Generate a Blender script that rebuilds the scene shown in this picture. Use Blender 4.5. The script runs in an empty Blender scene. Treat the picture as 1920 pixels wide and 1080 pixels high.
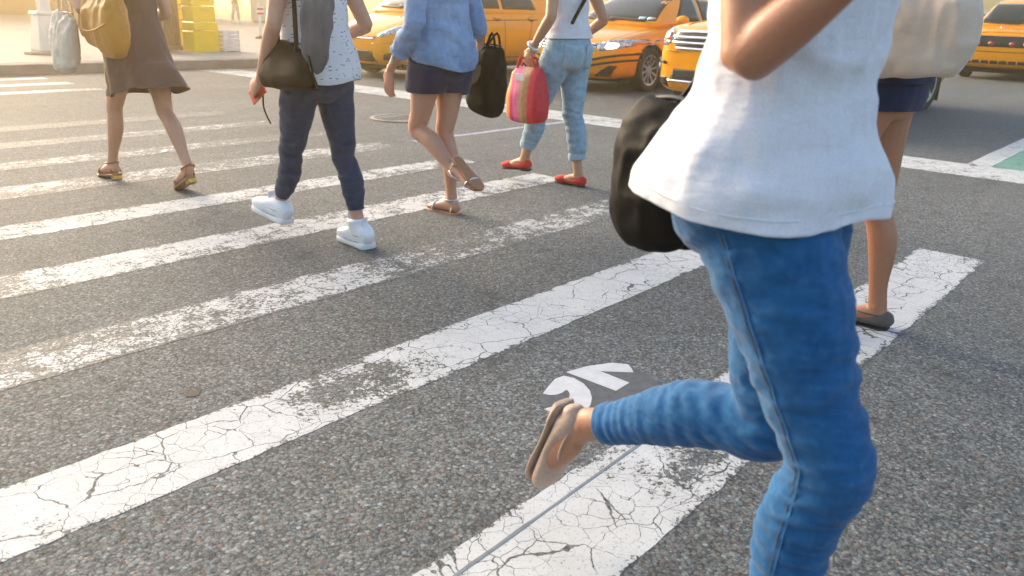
import bpy, bmesh, math, random
import numpy as np
from mathutils import Vector, Matrix
from mathutils.bvhtree import BVHTree
random.seed(7); rng = np.random.default_rng(7)
S = bpy.context.scene
COL = S.collection

# ------------------------------------------------------------------ camera, sky, sun, exposure
# ground frame: +X runs along the crosswalk bars (away, to the right), +Y along the crossing (away, to the left)
cam_d = bpy.data.cameras.new('camera'); cam = bpy.data.objects.new('camera', cam_d); COL.objects.link(cam)
R_ = Vector((0.66006, -0.75058, 0.03085)); U_ = Vector((0.22637, 0.23789, 0.94454)); F_ = Vector((0.71630, 0.61647, -0.32693))
cam.matrix_world = Matrix(((R_.x, U_.x, -F_.x, 0), (R_.y, U_.y, -F_.y, 0), (R_.z, U_.z, -F_.z, 1.12), (0, 0, 0, 1)))
cam_d.sensor_width = 36; cam_d.lens = 28.18; cam_d.clip_start = .05; cam_d.clip_end = 2000
cam_d.dof.use_dof = True; cam_d.dof.focus_distance = 2.9; cam_d.dof.aperture_fstop = 5.0
S.camera = cam
SUN_AZ, SUN_EL = math.radians(88), math.radians(18)      # measured from +X towards +Y
W = bpy.data.worlds.new('World'); S.world = W; W.use_nodes = True
wn = W.node_tree.nodes; wl = W.node_tree.links
sky = wn.new('ShaderNodeTexSky'); sky.sky_type = 'NISHITA'; sky.sun_disc = False
sky.sun_elevation = SUN_EL; sky.sun_rotation = math.pi/2 - SUN_AZ
sky.air_density = 1.0; sky.dust_density = 3.6; sky.ozone_density = 1.3
wl.new(sky.outputs[0], wn['Background'].inputs[0]); wn['Background'].inputs[1].default_value = 0.15
sd = bpy.data.lights.new('sun', 'SUN'); sun = bpy.data.objects.new('sun', sd); COL.objects.link(sun)
sd.energy = 1.6; sd.angle = math.radians(34); sd.color = (1.0, .85, .63)
sdir = Vector((math.cos(SUN_EL)*math.cos(SUN_AZ), math.cos(SUN_EL)*math.sin(SUN_AZ), math.sin(SUN_EL)))
sun.rotation_euler = sdir.to_track_quat('Z', 'Y').to_euler(); sun.location = sdir*60
S.view_settings.view_transform = 'Standard'; S.view_settings.look = 'None'
S.view_settings.exposure = 1.78; S.view_settings.gamma = 1.0
S.cycles.use_adaptive_sampling = True; S.cycles.adaptive_threshold = .02
S.cycles.max_bounces = 6; S.cycles.diffuse_bounces = 3; S.cycles.glossy_bounces = 3; S.cycles.transmission_bounces = 2; S.cycles.volume_bounces = 0

# ------------------------------------------------------------------ material helpers
class NT:
    def __init__(s, m): s.t = m.node_tree; s.n = s.t.nodes; s.l = s.t.links
    def new(s, typ, **kw):
        n = s.n.new(typ)
        for k, v in kw.items():
            if k.startswith('i_'): n.inputs[k[2:].replace('_', ' ')].default_value = v
            else: setattr(n, k, v)
        return n
    def link(s, a, b): s.l.new(a, b)
    def math(s, op, a, b=None, clamp=False):
        n = s.n.new('ShaderNodeMath'); n.operation = op; n.use_clamp = clamp
        for i, v in enumerate((a, b)):
            if v is None: continue
            if isinstance(v, (int, float)): n.inputs[i].default_value = v
            else: s.l.new(v, n.inputs[i])
        return n.outputs[0]
    def mix(s, fac, a, b, blend='MIX'):
        n = s.n.new('ShaderNodeMix'); n.data_type = 'RGBA'; n.blend_type = blend
        for i, v in ((0, fac), (6, a), (7, b)):
            if isinstance(v, (int, float)): n.inputs[i].default_value = v
            elif isinstance(v, (tuple, list)): n.inputs[i].default_value = (*v[:3], 1)
            else: s.l.new(v, n.inputs[i])
        return n.outputs[2]
    def ramp(s, fac, stops, interp='LINEAR'):
        n = s.n.new('ShaderNodeValToRGB'); n.color_ramp.interpolation = interp
        e = n.color_ramp.elements
        while len(e) < len(stops): e.new(.5)
        for k, (p, c) in enumerate(stops):
            e[k].position = p; e[k].color = (c, c, c, 1) if isinstance(c, (int, float)) else (*c, 1)
        s.l.new(fac, n.inputs[0]); return n.outputs[0]
    def noise(s, vec, scale, detail=4, rough=.5, out=0):
        n = s.n.new('ShaderNodeTexNoise'); n.inputs['Scale'].default_value = scale
        n.inputs['Detail'].default_value = detail; n.inputs['Roughness'].default_value = rough
        if vec is not None: s.l.new(vec, n.inputs['Vector'])
        return n.outputs[out]
    def voro(s, vec, scale, feature='F1', out=0, rnd=1.0):
        n = s.n.new('ShaderNodeTexVoronoi'); n.feature = feature; n.inputs['Scale'].default_value = scale
        n.inputs['Randomness'].default_value = rnd
        if vec is not None: s.l.new(vec, n.inputs['Vector'])
        return n.outputs[out]
    def bump(s, h, strength, dist, normal=None):
        n = s.n.new('ShaderNodeBump'); n.inputs['Strength'].default_value = strength; n.inputs['Distance'].default_value = dist
        s.l.new(h, n.inputs['Height'])
        if normal is not None: s.l.new(normal, n.inputs['Normal'])
        return n.outputs[0]
    def pos(s): return s.n.new('ShaderNodeNewGeometry').outputs['Position']
    def obj(s): return s.n.new('ShaderNodeTexCoord').outputs['Object']
    def scale(s, vec, v):
        n = s.n.new('ShaderNodeMapping'); n.inputs['Scale'].default_value = v; s.l.new(vec, n.inputs['Vector']); return n.outputs[0]

MATS = {}
def mat(name):
    m = bpy.data.materials.new(name); m.use_nodes = True; MATS[name] = m
    t = NT(m); return m, t, m.node_tree.nodes['Principled BSDF']
def plain(name, col, rough=.5, metal=0., var=.12, scale=8., bump=0., bscale=200., spec=.5, coat=0., dist=.001):
    m, t, b = mat(name); p = t.obj()
    n = t.noise(p, scale, 4)
    k = t.ramp(n, [(.3, 1-var), (.7, 1+var)])
    t.link(t.mix(1.0, col, k, 'MULTIPLY'), b.inputs['Base Color'])
    b.inputs['Roughness'].default_value = rough; b.inputs['Metallic'].default_value = metal
    b.inputs['Specular IOR Level'].default_value = spec; b.inputs['Coat Weight'].default_value = coat; b.inputs['Coat Roughness'].default_value = .04
    if bump: t.link(t.bump(t.noise(p, bscale, 3), bump, dist), b.inputs['Normal'])
    return m

def asphalt_nodes(t):
    P = t.pos()
    v1 = t.new('ShaderNodeTexVoronoi'); v1.inputs['Scale'].default_value = 112; t.link(P, v1.inputs['Vector'])
    v2 = t.new('ShaderNodeTexVoronoi'); v2.inputs['Scale'].default_value = 260; t.link(P, v2.inputs['Vector'])
    def stones(v):
        sp = t.new('ShaderNodeSeparateColor'); t.link(v.outputs['Color'], sp.inputs[0])
        g = t.ramp(sp.outputs[0], [(0, (.030, .034, .033)), (.28, (.075, .083, .081)), (.52, (.135, .145, .140)), (.76, (.235, .245, .235)), (.90, (.24, .21, .17)), (1, (.46, .47, .455))])
        r = t.ramp(sp.outputs[1], [(0, 0), (.945, 0), (.955, 1)])
        return t.mix(r, g, (.23, .125, .085))
    c = t.mix(1.0, t.mix(.42, stones(v1), stones(v2)), (.80, .845, .88), 'MULTIPLY')
    e1 = v1.outputs['Distance']
    c = t.mix(1.0, c, t.ramp(e1, [(.50, 1), (.80, .55)]), 'MULTIPLY')
    c = t.mix(1.0, c, t.ramp(t.noise(P, .55, 5, .6), [(.3, .86), (.7, 1.14)]), 'MULTIPLY')
    c = t.mix(1.0, c, t.ramp(t.noise(t.scale(P, (.12, 1.1, 1)), 1.0, 3, .5), [(.35, .88), (.65, 1.10)]), 'MULTIPLY')     # wheel tracks along the traffic
    mid = t.noise(P, 7, 5, .75)
    c = t.mix(1.0, c, t.ramp(mid, [(.25, .78), (.5, 1.0), (.75, 1.16)]), 'MULTIPLY')
    spot = t.ramp(t.noise(P, 3.1, 4, .75), [(.60, 0), (.70, .65)])
    c = t.mix(spot, c, (.045, .043, .041))
    h = t.math('ADD', t.math('MULTIPLY', t.ramp(e1, [(.45, 1), (.85, 0)]), .55), t.math('MULTIPLY', t.noise(P, 330, 1), .45))
    return c, h, P
m, t, b = mat('asphalt')
c, h, P = asphalt_nodes(t)
t.link(c, b.inputs['Base Color']); b.inputs['Roughness'].default_value = .82; b.inputs['Specular IOR Level'].default_value = .35
t.link(t.bump(h, .55, .003), b.inputs['Normal'])

def paint_mat(name, col):
    m, t, b = mat(name)
    c, h, P = asphalt_nodes(t)
    at = t.new('ShaderNodeAttribute', attribute_type='OBJECT', attribute_name='wear'); wear = at.outputs['Fac']
    warp = t.noise(P, 9, 3, .6, out=1)
    pw = t.mix(.06, P, warp)
    ck = t.voro(pw, 6.5, 'DISTANCE_TO_EDGE')
    ckw = t.math('MULTIPLY', t.noise(P, 5, 3), .075)
    crack = t.math('LESS_THAN', ck, t.math('SUBTRACT', ckw, .029))
    ck2 = t.voro(pw, 17, 'DISTANCE_TO_EDGE')
    crack2 = t.math('LESS_THAN', ck2, t.math('MULTIPLY', t.math('SUBTRACT', t.noise(P, 3.3, 2), .37), .062))
    fine = t.noise(P, 62, 5, .75); med = t.noise(P, 14, 4, .65); low = t.noise(P, 1.7, 3, .6)
    chip = t.math('ADD', t.math('ADD', t.math('MULTIPLY', fine, .55), t.math('MULTIPLY', med, .35)), t.math('MULTIPLY', low, .38))
    # 0.735 is the middle of chip; wear moves the threshold
    gy = t.new('ShaderNodeSeparateXYZ'); t.link(t.new('ShaderNodeTexCoord').outputs['Generated'], gy.inputs[0])
    edge = t.math('ABSOLUTE', t.math('SUBTRACT', gy.outputs[1], .5))
    edge = t.ramp(edge, [(.40, 0), (.5, 1)])
    thr = t.math('ADD', t.math('ADD', .235, t.math('MULTIPLY', edge, .115)), t.math('MULTIPLY', wear, .6))
    pp = t.new('ShaderNodeSeparateXYZ'); t.link(P, pp.inputs[0])
    def oa(nm): return t.new('ShaderNodeAttribute', attribute_type='OBJECT', attribute_name=nm).outputs['Fac']
    dx = t.math('DIVIDE', t.math('SUBTRACT', pp.outputs[0], oa('worn_x')), .30); dy = t.math('DIVIDE', t.math('SUBTRACT', pp.outputs[1], oa('worn_y')), .10)
    rad = t.math('ADD', t.math('MULTIPLY', dx, dx), t.math('MULTIPLY', dy, dy))
    thr = t.math('ADD', thr, t.math('MULTIPLY', t.math('DIVIDE', 1.0, t.math('ADD', 1.0, t.math('MULTIPLY', rad, rad))), .13))
    gone = t.math('GREATER_THAN', thr, chip)
    gone = t.math('MAXIMUM', gone, t.math('MAXIMUM', crack, crack2))
    keep = t.math('SUBTRACT', 1.0, gone, True)
    pc = t.mix(1.0, col, t.ramp(t.noise(P, 7, 5, .65), [(.25, .86), (.7, 1.04)]), 'MULTIPLY')
    pc = t.mix(t.ramp(t.noise(P, 130, 3, .7), [(.58, 0), (.66, .75)]), pc, (.22, .215, .20))
    t.link(t.mix(keep, c, pc), b.inputs['Base Color'])
    b.inputs['Roughness'].default_value = .7; b.inputs['Specular IOR Level'].default_value = .35
    hh = t.math('ADD', t.math('MULTIPLY', h, gone), t.math('MULTIPLY', keep, 1.2))
    t.link(t.bump(hh, .55, .003), b.inputs['Normal'])
paint_mat('road_paint', (.53, .535, .525))
paint_mat('green_paint', (.14, .31, .235))
plain('dark_thermoplastic', (.095, .098, .10), .8, var=.2, scale=30, bump=.4, bscale=300)
plain('white_thermoplastic', (.57, .57, .565), .7, var=.08, scale=25, bump=.3, bscale=260)
plain('sealant', (.16, .18, .19), .6, var=.2, scale=20)
plain('utility_mark', (.34, .33, .42), .8, var=.35, scale=18)
plain('concrete', (.30, .275, .24), .85, var=.14, scale=1.7, bump=.5, bscale=120, dist=.002)
plain('concrete_slab', (.33, .305, .265), .85, var=.12, scale=3, bump=.5, bscale=140, dist=.002)
plain('kerb_stone', (.21, .20, .185), .8, var=.2, scale=4, bump=.5, bscale=90, dist=.003)
plain('cast_iron', (.09, .085, .08), .55, .6, var=.3, scale=20, bump=.6, bscale=80, dist=.002)
plain('iron_rim', (.30, .27, .23), .5, .6, var=.2, scale=30)

# taxi materials
def car_paint(name, col):
    m, t, b = mat(name); p = t.obj()
    cc = t.mix(1.0, col, t.ramp(t.noise(p, 5, 5, .7), [(.3, .93), (.7, 1.03)]), 'MULTIPLY')
    sz = t.new('ShaderNodeSeparateXYZ'); t.link(p, sz.inputs[0])
    spl = t.math('MULTIPLY', t.ramp(sz.outputs[2], [(.22, .55), (.55, 0)]), t.ramp(t.noise(t.scale(p, (2, 2, 9)), 3.0, 6, .75), [(.38, 0), (.62, 1)]))
    t.link(t.mix(spl, cc, (.16, .11, .06)), b.inputs['Base Color'])
    t.link(t.ramp(t.noise(p, 9, 5, .7), [(.35, .28), (.7, .42)]), b.inputs['Roughness'])
    b.inputs['Coat Weight'].default_value = .5; b.inputs['Coat Roughness'].default_value = .05; b.inputs['Specular IOR Level'].default_value = .1
car_paint('taxi_yellow', (.90, .335, .0015))
car_paint('taxi_yellow_warm', (.91, .35, .002))
plain('black_plastic', (.018, .018, .018), .45, var=.2, scale=20)
plain('black_rubber', (.02, .02, .021), .75, var=.3, scale=30, bump=.3, bscale=80)
plain('wheel_well', (.010, .010, .010), .9)
plain('chrome', (.78, .78, .80), .12, 1.0, var=.05)
plain('satin_silver', (.55, .56, .58), .28, .9, var=.06)
plain('seam', (.06, .03, .004), .6)
plain('navy_highlight', (.03, .04, .10), .25, coat=.5)
plain('amber_lens', (.75, .17, .01), .15, coat=1)
plain('red_gloss', (.35, .012, .008), .15, coat=1)
plain('sticker_teal', (.45, .72, .66), .5, var=.15, scale=60)
m, t, b = mat('car_glass'); b.inputs['Base Color'].default_value = (.012, .018, .016, 1); b.inputs['Roughness'].default_value = .03
b.inputs['Specular IOR Level'].default_value = .45
m, t, b = mat('lamp_glass'); p = t.obj()
st = t.ramp(t.voro(t.scale(p, (30, 30, 18)), 1.0), [(.1, (.95, .95, .97)), (.5, (.55, .56, .58)), (.9, (.22, .23, .25))])
t.link(st, b.inputs['Base Color']); b.inputs['Metallic'].default_value = .35; b.inputs['Roughness'].default_value = .18
b.inputs['Coat Weight'].default_value = 1.0; b.inputs['Coat Roughness'].default_value = .02
m, t, b = mat('lit_lamp'); b.inputs['Base Color'].default_value = (1, .95, .85, 1)
b.inputs['Emission Color'].default_value = (1, .88, .66, 1); b.inputs['Emission Strength'].default_value = 2.2

# people materials
def skin(name, col, tint):
    m, t, b = mat(name); p = t.obj()
    n = t.noise(p, 7, 5, .6); f = t.noise(p, 160, 2)
    cc = t.mix(t.ramp(n, [(.35, 0), (.7, 1)]), col, tint)
    cc = t.mix(t.ramp(t.noise(p, 28, 4, .7), [(.5, 0), (.75, .35)]), cc, tuple(x*y for x, y in zip(col, (1.02, .72, .66))))
    cc = t.mix(1.0, cc, t.ramp(f, [(.2, .92), (.8, 1.05)]), 'MULTIPLY')
    t.link(cc, b.inputs['Base Color']); b.inputs['Roughness'].default_value = .48
    b.inputs['Subsurface Weight'].default_value = .12; b.inputs['Subsurface Radius'].default_value = (.02, .008, .004); b.inputs['Subsurface Scale'].default_value = .5
    t.link(t.bump(t.math('ADD', f, t.noise(p, 420, 2)), .30, .0012), b.inputs['Normal'])
skin('skin_fair', (.52, .30, .20), (.56, .27, .18))
skin('skin_light', (.55, .33, .22), (.58, .30, .20))
skin('skin_tan', (.40, .19, .10), (.44, .19, .11))
skin('skin_olive', (.47, .27, .16), (.50, .24, .15))
def cloth(name, col, col2=None, nscale=5., weave=900., wstr=.25, rough=.85, fold=0.):
    m, t, b = mat(name); p = t.obj()
    col2 = col2 or tuple(x*.82 for x in col)
    n = t.noise(p, nscale, 5, .65)
    cc = t.mix(t.ramp(n, [(.35, 0), (.65, 1)]), col, col2)
    w1 = t.noise(t.scale(p, (weave, weave*.25, weave)), 1.0, 1); w2 = t.noise(t.scale(p, (weave*.3, weave, weave*.3)), 1.0, 1)
    w = t.math('MULTIPLY', t.math('ADD', w1, w2), .5)
    cc = t.mix(1.0, cc, t.ramp(w, [(.3, .86), (.7, 1.1)]), 'MULTIPLY')
    t.link(cc, b.inputs['Base Color']); b.inputs['Roughness'].default_value = rough
    b.inputs['Specular IOR Level'].default_value = .25; b.inputs['Sheen Weight'].default_value = .15
    nb = t.bump(w, wstr, .0012)
    if fold: nb = t.bump(t.noise(t.scale(p, (9, 9, 26)), 1.0, 3, .5), fold, .02, nb)
    t.link(nb, b.inputs['Normal'])
    return m, t, b
def denim(name, c1, c2, worn):
    m, t, b = cloth(name, c1, c2, 26, 1100, .5, fold=.35)
    pt = t.new('ShaderNodeNewGeometry').outputs['Pointiness']
    ridge = t.math('MULTIPLY', t.ramp(pt, [(.50, 0), (.545, 1)]), t.ramp(t.noise(t.obj(), 55, 4, .7), [(.35, .08), (.7, .5)]))
    lk = b.inputs['Base Color'].links[0].from_socket
    t.link(t.mix(ridge, lk, worn), b.inputs['Base Color'])
denim('denim_runner', (.004, .072, .20), (.010, .105, .27), (.10, .26, .44))
denim('denim_navy', (.010, .026, .062), (.018, .042, .088), (.07, .12, .19))
denim('denim_light', (.20, .32, .41), (.30, .43, .52), (.52, .62, .68))
cloth('navy_cotton', (.012, .017, .05), (.02, .028, .075), 5, fold=.2)
cloth('white_jersey', (.70, .70, .735), (.65, .65, .70), 3, 700, .15, fold=.4)
cloth('blue_chambray', (.15, .26, .44), (.27, .39, .57), 6, fold=.75)
cloth('taupe_cotton', (.115, .066, .05), (.15, .088, .068), 3, fold=.3)
cloth('cream_canvas', (.72, .66, .54), (.62, .55, .43), 5, fold=.3)
cloth('cream_suede', (.70, .58, .47), (.58, .43, .31), 3, fold=.15)
cloth('grey_knit', (.085, .082, .082), (.17, .165, .165), 3, fold=.3)
cloth('mustard_leather', (.52, .25, .035), (.44, .20, .03), 3, 300, .15, .5)
_, _, b = cloth('black_leather', (.0045, .004, .004), (.008, .0075, .007), 4, 260, .2, .6); b.inputs['Sheen Weight'].default_value = 0; b.inputs['Specular IOR Level'].default_value = .1
cloth('pale_twill', (.50, .47, .42), (.42, .39, .35), 4)
cloth('red_suede', (.62, .045, .03), (.52, .03, .025), 5)
cloth('grey_suede', (.10, .085, .08), (.13, .11, .10), 6)
cloth('tan_leather', (.42, .20, .10), (.36, .16, .08), 6, 250, .15, .5)
cloth('nude_leather', (.46, .32, .24), (.40, .28, .20), 6, 250, .15, .5)
cloth('brown_hair', (.05, .028, .016), (.09, .05, .03), 12, 500, .5, .5)
m, t, b = cloth('flecked_jersey', (.74, .74, .74), (.68, .68, .69), 4, 700, .15, fold=.3)
p = t.obj(); dash = t.voro(t.scale(p, (26, 26, 78)), 1.0)
lk = b.inputs['Base Color'].links[0].from_socket
t.link(t.mix(t.ramp(dash, [(.0, 1), (.20, .9), (.27, 0)]), lk, (.25, .25, .27)), b.inputs['Base Color'])
m, t, b = mat('striped_canvas'); p = t.new('ShaderNodeTexCoord').outputs['Object']
sx = t.new('ShaderNodeSeparateXYZ'); t.link(p, sx.inputs[0])
k = t.math('ADD', t.math('MULTIPLY', sx.outputs[1], 3.3), .5)
cr = t.ramp(k, [(0, (.60, .02, .04)), (.16, (.72, .04, .05)), (.30, (.38, .20, .08)), (.44, (.52, .26, .16)), (.56, (.72, .12, .30)), (.70, (.62, .02, .16)), (.80, (.80, .24, .02)), (1, (.75, .03, .05))], 'CONSTANT')
t.link(t.mix(1.0, cr, t.ramp(t.noise(p, 40, 4), [(.3, .85), (.7, 1.1)]), 'MULTIPLY'), b.inputs['Base Color']); b.inputs['Roughness'].default_value = .6
plain('denim_thread', (.16, .12, .07), .8)
plain('white_leather', (.78, .78, .79), .45, var=.04, scale=15, bump=.1)
plain('lace_grey', (.42, .42, .43), .7)
plain('white_rubber', (.74, .74, .73), .6, var=.05)
plain('gold_heel', (.60, .42, .12), .35, .7, var=.15, scale=60)
plain('silver_strap', (.62, .60, .58), .3, .7)
plain('coral_plastic', (.75, .12, .07), .35)
plain('eye_white', (.7, .7, .68), .2)
plain('dark_sole', (.03, .025, .022), .7)
# pavement furniture materials
plain('cream_paint', (.74, .71, .64), .5, var=.06, scale=4, bump=.15, bscale=40)
plain('brown_paint', (.16, .085, .045), .5, var=.2, scale=6)
plain('box_yellow', (.85, .60, .012), .35, var=.06, scale=6, coat=.3)
plain('crate_white', (.70, .69, .66), .5, var=.1, scale=12)
plain('orange_paint', (.62, .20, .02), .5)
plain('red_paint', (.6, .05, .03), .4)
plain('white_paint', (.75, .75, .73), .4)
plain('pale_cabinet', (.52, .50, .45), .6, var=.1)
plain('wall_stone', (.30, .23, .16), .8, var=.2, scale=1.5, bump=.4, bscale=30)
plain('wall_plinth', (.16, .12, .085), .8, var=.2, scale=1.5)
plain('leaf_green', (.09, .14, .03), .6, var=.4, scale=4)

# ------------------------------------------------------------------ mesh helpers
def link(name, me, material, parent=None, smooth=True, loc=None):
    o = bpy.data.objects.new(name, me); COL.objects.link(o)
    if material is not None and len(me.materials) == 0: me.materials.append(MATS[material])
    if smooth: me.polygons.foreach_set('use_smooth', [True]*len(me.polygons))
    if parent is not None:
        o.parent = parent; o.matrix_parent_inverse = Matrix.Translation(parent_loc(parent)).inverted()
    if loc is not None: o.location = loc
    return o
def parent_loc(p):
    v = Vector(p.location)
    while p.parent is not None:
        p = p.parent
        # parents hold world coordinates through their inverse matrices
    return v if v.length else v
def mk(name, vf, material, parent=None, smooth=True):
    me = bpy.data.meshes.new(name); me.from_pydata([tuple(map(float, v)) for v in vf[0]], [], [tuple(map(int, f)) for f in vf[1]]); me.update()
    return link(name, me, material, parent, smooth)
def thing(name, label, cat, loc=(0, 0, 0), group=None):
    o = bpy.data.objects.new(name, None); COL.objects.link(o); o.location = loc; o.empty_display_size = .1
    return tag(o, label, cat, group)
def tag(o, label, cat, group=None):
    o['label'] = label; o['category'] = cat
    if group: o['group'] = group
    return o
def struct(o, kind='structure', label=None):
    o['kind'] = kind
    if label: o['label'] = label
    return o
def join(parts):
    V, F = [], []; k = 0
    for v, f in parts:
        V.extend([tuple(x) for x in v]); F.extend([tuple(i+k for i in q) for q in f]); k += len(v)
    return V, F
def box(x0, x1, y0, y1, z0, z1):
    V = [(x, y, z) for z in (z0, z1) for y in (y0, y1) for x in (x0, x1)]
    return V, [(0, 2, 3, 1), (4, 5, 7, 6), (0, 1, 5, 4), (2, 6, 7, 3), (0, 4, 6, 2), (1, 3, 7, 5)]
def bevel(o, w, seg=2):
    md = o.modifiers.new('bevel', 'BEVEL'); md.width = w; md.segments = seg; md.limit_method = 'ANGLE'; md.angle_limit = math.radians(35)
    return o
def A(*v): return np.array(v, float)
def nrm(v): v = np.asarray(v, float); return v/max(np.linalg.norm(v), 1e-9)
def crom(P, sub):
    P = np.asarray(P, float); n = len(P)
    if sub <= 1: return P
    E = np.vstack([2*P[0]-P[1], P, 2*P[-1]-P[-2]]); out = []
    for i in range(n-1):
        p0, p1, p2, p3 = E[i:i+4]
        for k in range(sub):
            s = k/sub
            out.append(.5*((2*p1)+(-p0+p2)*s+(2*p0-5*p1+4*p2-p3)*s*s+(-p0+3*p1-3*p2+p3)*s**3))
    out.append(P[-1]); return np.array(out)
def loft(st, lat, n=18, sub=4, cap=.6, sq=2.0, lats=None):
    """stations (x,y,z,rx,ry): rx along the lateral axis, ry across it; closed tube with rounded ends"""
    st = np.array([list(s[0])+[s[1], s[2]] for s in st], float)
    Q = crom(st, sub); Q[:, 3:] = np.maximum(Q[:, 3:], 1e-4)
    C = Q[:, :3]; T = np.gradient(C, axis=0); T /= np.maximum(np.linalg.norm(T, axis=1), 1e-9)[:, None]
    rings = []; th = np.arange(n)*2*math.pi/n
    ct, sn = np.cos(th), np.sin(th)
    if sq != 2.0:
        e = 2.0/sq; ct = np.sign(ct)*np.abs(ct)**e; sn = np.sign(sn)*np.abs(sn)**e
    lat = np.asarray(lat, float)
    def ring(c, tng, rx, ry):
        s = lat-tng*np.dot(lat, tng); s = nrm(s); u = np.cross(tng, s)
        return c+np.outer(ct*rx, s)+np.outer(sn*ry, u)
    seq = []
    r0 = min(Q[0, 3], Q[0, 4])*cap; r1 = min(Q[-1, 3], Q[-1, 4])*cap
    if cap > 0:
        for a in (.98, .78, .4): seq.append((C[0]-T[0]*r0*a, T[0], *(Q[0, 3:]*math.sqrt(1-a*a))))
    for i in range(len(Q)): seq.append((C[i], T[i], Q[i, 3], Q[i, 4]))
    if cap > 0:
        for a in (.4, .78, .98): seq.append((C[-1]+T[-1]*r1*a, T[-1], *(Q[-1, 3:]*math.sqrt(1-a*a))))
    V = np.vstack([ring(*s) for s in seq]); F = []
    m_ = len(seq)
    for i in range(m_-1):
        for j in range(n):
            k = (j+1) % n; F.append((i*n+j, i*n+k, (i+1)*n+k, (i+1)*n+j))
    F.append(tuple(range(n-1, -1, -1))); F.append(tuple((m_-1)*n+j for j in range(n)))
    return V, F
def tube(pts, r, n=8, sub=4, cap=.8):
    pts = np.asarray(pts, float)
    rr = r if hasattr(r, '__len__') else [r]*len(pts)
    d = nrm(pts[-1]-pts[0]); lat = np.array([0.3, .2, 1.0]) if abs(d[2]) < .8 else np.array([1.0, .25, 0])
    return loft([(p, q, q) for p, q in zip(pts, rr)], lat, n, sub, cap)
def ringtube(c, u, v, ru, rv, rad, n=28, k=6):
    c, u, v = A(*c), nrm(u), nrm(v); w = np.cross(u, v); V, F = [], []
    for i in range(n):
        a = 2*math.pi*i/n; d = nrm(u*math.cos(a)*ru+v*math.sin(a)*rv); pc = c+u*math.cos(a)*ru+v*math.sin(a)*rv
        for j in range(k):
            bb = 2*math.pi*j/k; V.append(pc+d*rad*math.cos(bb)+w*rad*math.sin(bb))
    for i in range(n):
        for j in range(k): F.append((i*k+j, ((i+1) % n)*k+j, ((i+1) % n)*k+(j+1) % k, i*k+(j+1) % k))
    return V, F
def lathe(prof, n=40, c=(0, 0, 0), axis='y'):
    """profile (r, h): closed loop turned round an axis"""
    V, F = [], []; m_ = len(prof)
    for i in range(n):
        a = 2*math.pi*i/n
        for r, h in prof:
            if axis == 'y': V.append((c[0]+r*math.cos(a), c[1]+h, c[2]+r*math.sin(a)))
            else: V.append((c[0]+r*math.cos(a), c[1]+r*math.sin(a), c[2]+h))
    for i in range(n):
        for j in range(m_): F.append((i*m_+j, i*m_+(j+1) % m_, ((i+1) % n)*m_+(j+1) % m_, ((i+1) % n)*m_+j))
    return V, F
def bake(o, keep_mats=True):
    dg = bpy.context.evaluated_depsgraph_get(); me = bpy.data.meshes.new_from_object(o.evaluated_get(dg), depsgraph=dg)
    old = o.data; bpy.data.objects.remove(o); bpy.data.meshes.remove(old); return me
def union(parts, voxel=.006, smooth=6):
    V, F = join(parts)
    me = bpy.data.meshes.new('u'); me.from_pydata([tuple(map(float, v)) for v in V], [], F); me.update()
    bm = bmesh.new(); bm.from_mesh(me); bmesh.ops.recalc_face_normals(bm, faces=bm.faces); bm.to_mesh(me); bm.free()
    o = bpy.data.objects.new('u', me); COL.objects.link(o)
    r = o.modifiers.new('r', 'REMESH'); r.mode = 'VOXEL'; r.voxel_size = voxel; r.use_smooth_shade = True
    if smooth:
        s = o.modifiers.new('s', 'SMOOTH'); s.factor = .5; s.iterations = smooth
    return bake(o)
def hash3(i, j, k):
    h = (i.astype(np.int64)*374761393+j.astype(np.int64)*668265263+k.astype(np.int64)*2147483647) & 0xffffffff
    h = ((h ^ (h >> 13))*1274126177) & 0xffffffff; h = h ^ (h >> 16)
    return (h & 0xffff)/65535.0
def vnoise(P):
    I = np.floor(P).astype(np.int64); f = P-I; f = f*f*(3-2*f); r = 0
    for a in (0, 1):
        for b_ in (0, 1):
            for c_ in (0, 1):
                w = (f[:, 0] if a else 1-f[:, 0])*(f[:, 1] if b_ else 1-f[:, 1])*(f[:, 2] if c_ else 1-f[:, 2])
                r = r+w*hash3(I[:, 0]+a, I[:, 1]+b_, I[:, 2]+c_)
    return r*2-1
def wrinkle(me, terms=(), bands=(), seed=0.):
    """push vertices along their normals: terms (amp, scale xyz) of noise; bands (centre, axis, radius, freq, amp) of folds round a joint"""
    n = len(me.vertices); P = np.empty(n*3); N = np.empty(n*3)
    me.vertices.foreach_get('co', P); me.vertices.foreach_get('normal', N); P = P.reshape(-1, 3); N = N.reshape(-1, 3)
    d = np.zeros(n)
    for amp, sc in terms:
        q = vnoise(P*np.array(sc)+seed); d += amp*(1-2*np.abs(q))*.7+amp*.3*vnoise(P*np.array(sc)*2.1+seed+5)
    wob = vnoise(P*14+seed+9)
    wob2 = .35+.65*(.5+.5*vnoise(P*9+seed+3))
    for c0, ax, rad, fr, amp in bands:
        q = P-np.array(c0); e = np.exp(-(q**2).sum(1)/rad**2); s = np.sin(q@nrm(ax)*fr+wob*2.6)
        d += amp*e*wob2*(np.sign(s)*np.abs(s)**.8)
    P += N*d[:, None]; me.vertices.foreach_set('co', P.ravel()); me.update()
    return me
def hem(me, f):
    n = len(me.vertices); P = np.empty(n*3); me.vertices.foreach_get('co', P); P = P.reshape(-1, 3)
    P = f(P); me.vertices.foreach_set('co', P.ravel()); me.update(); return me
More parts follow.
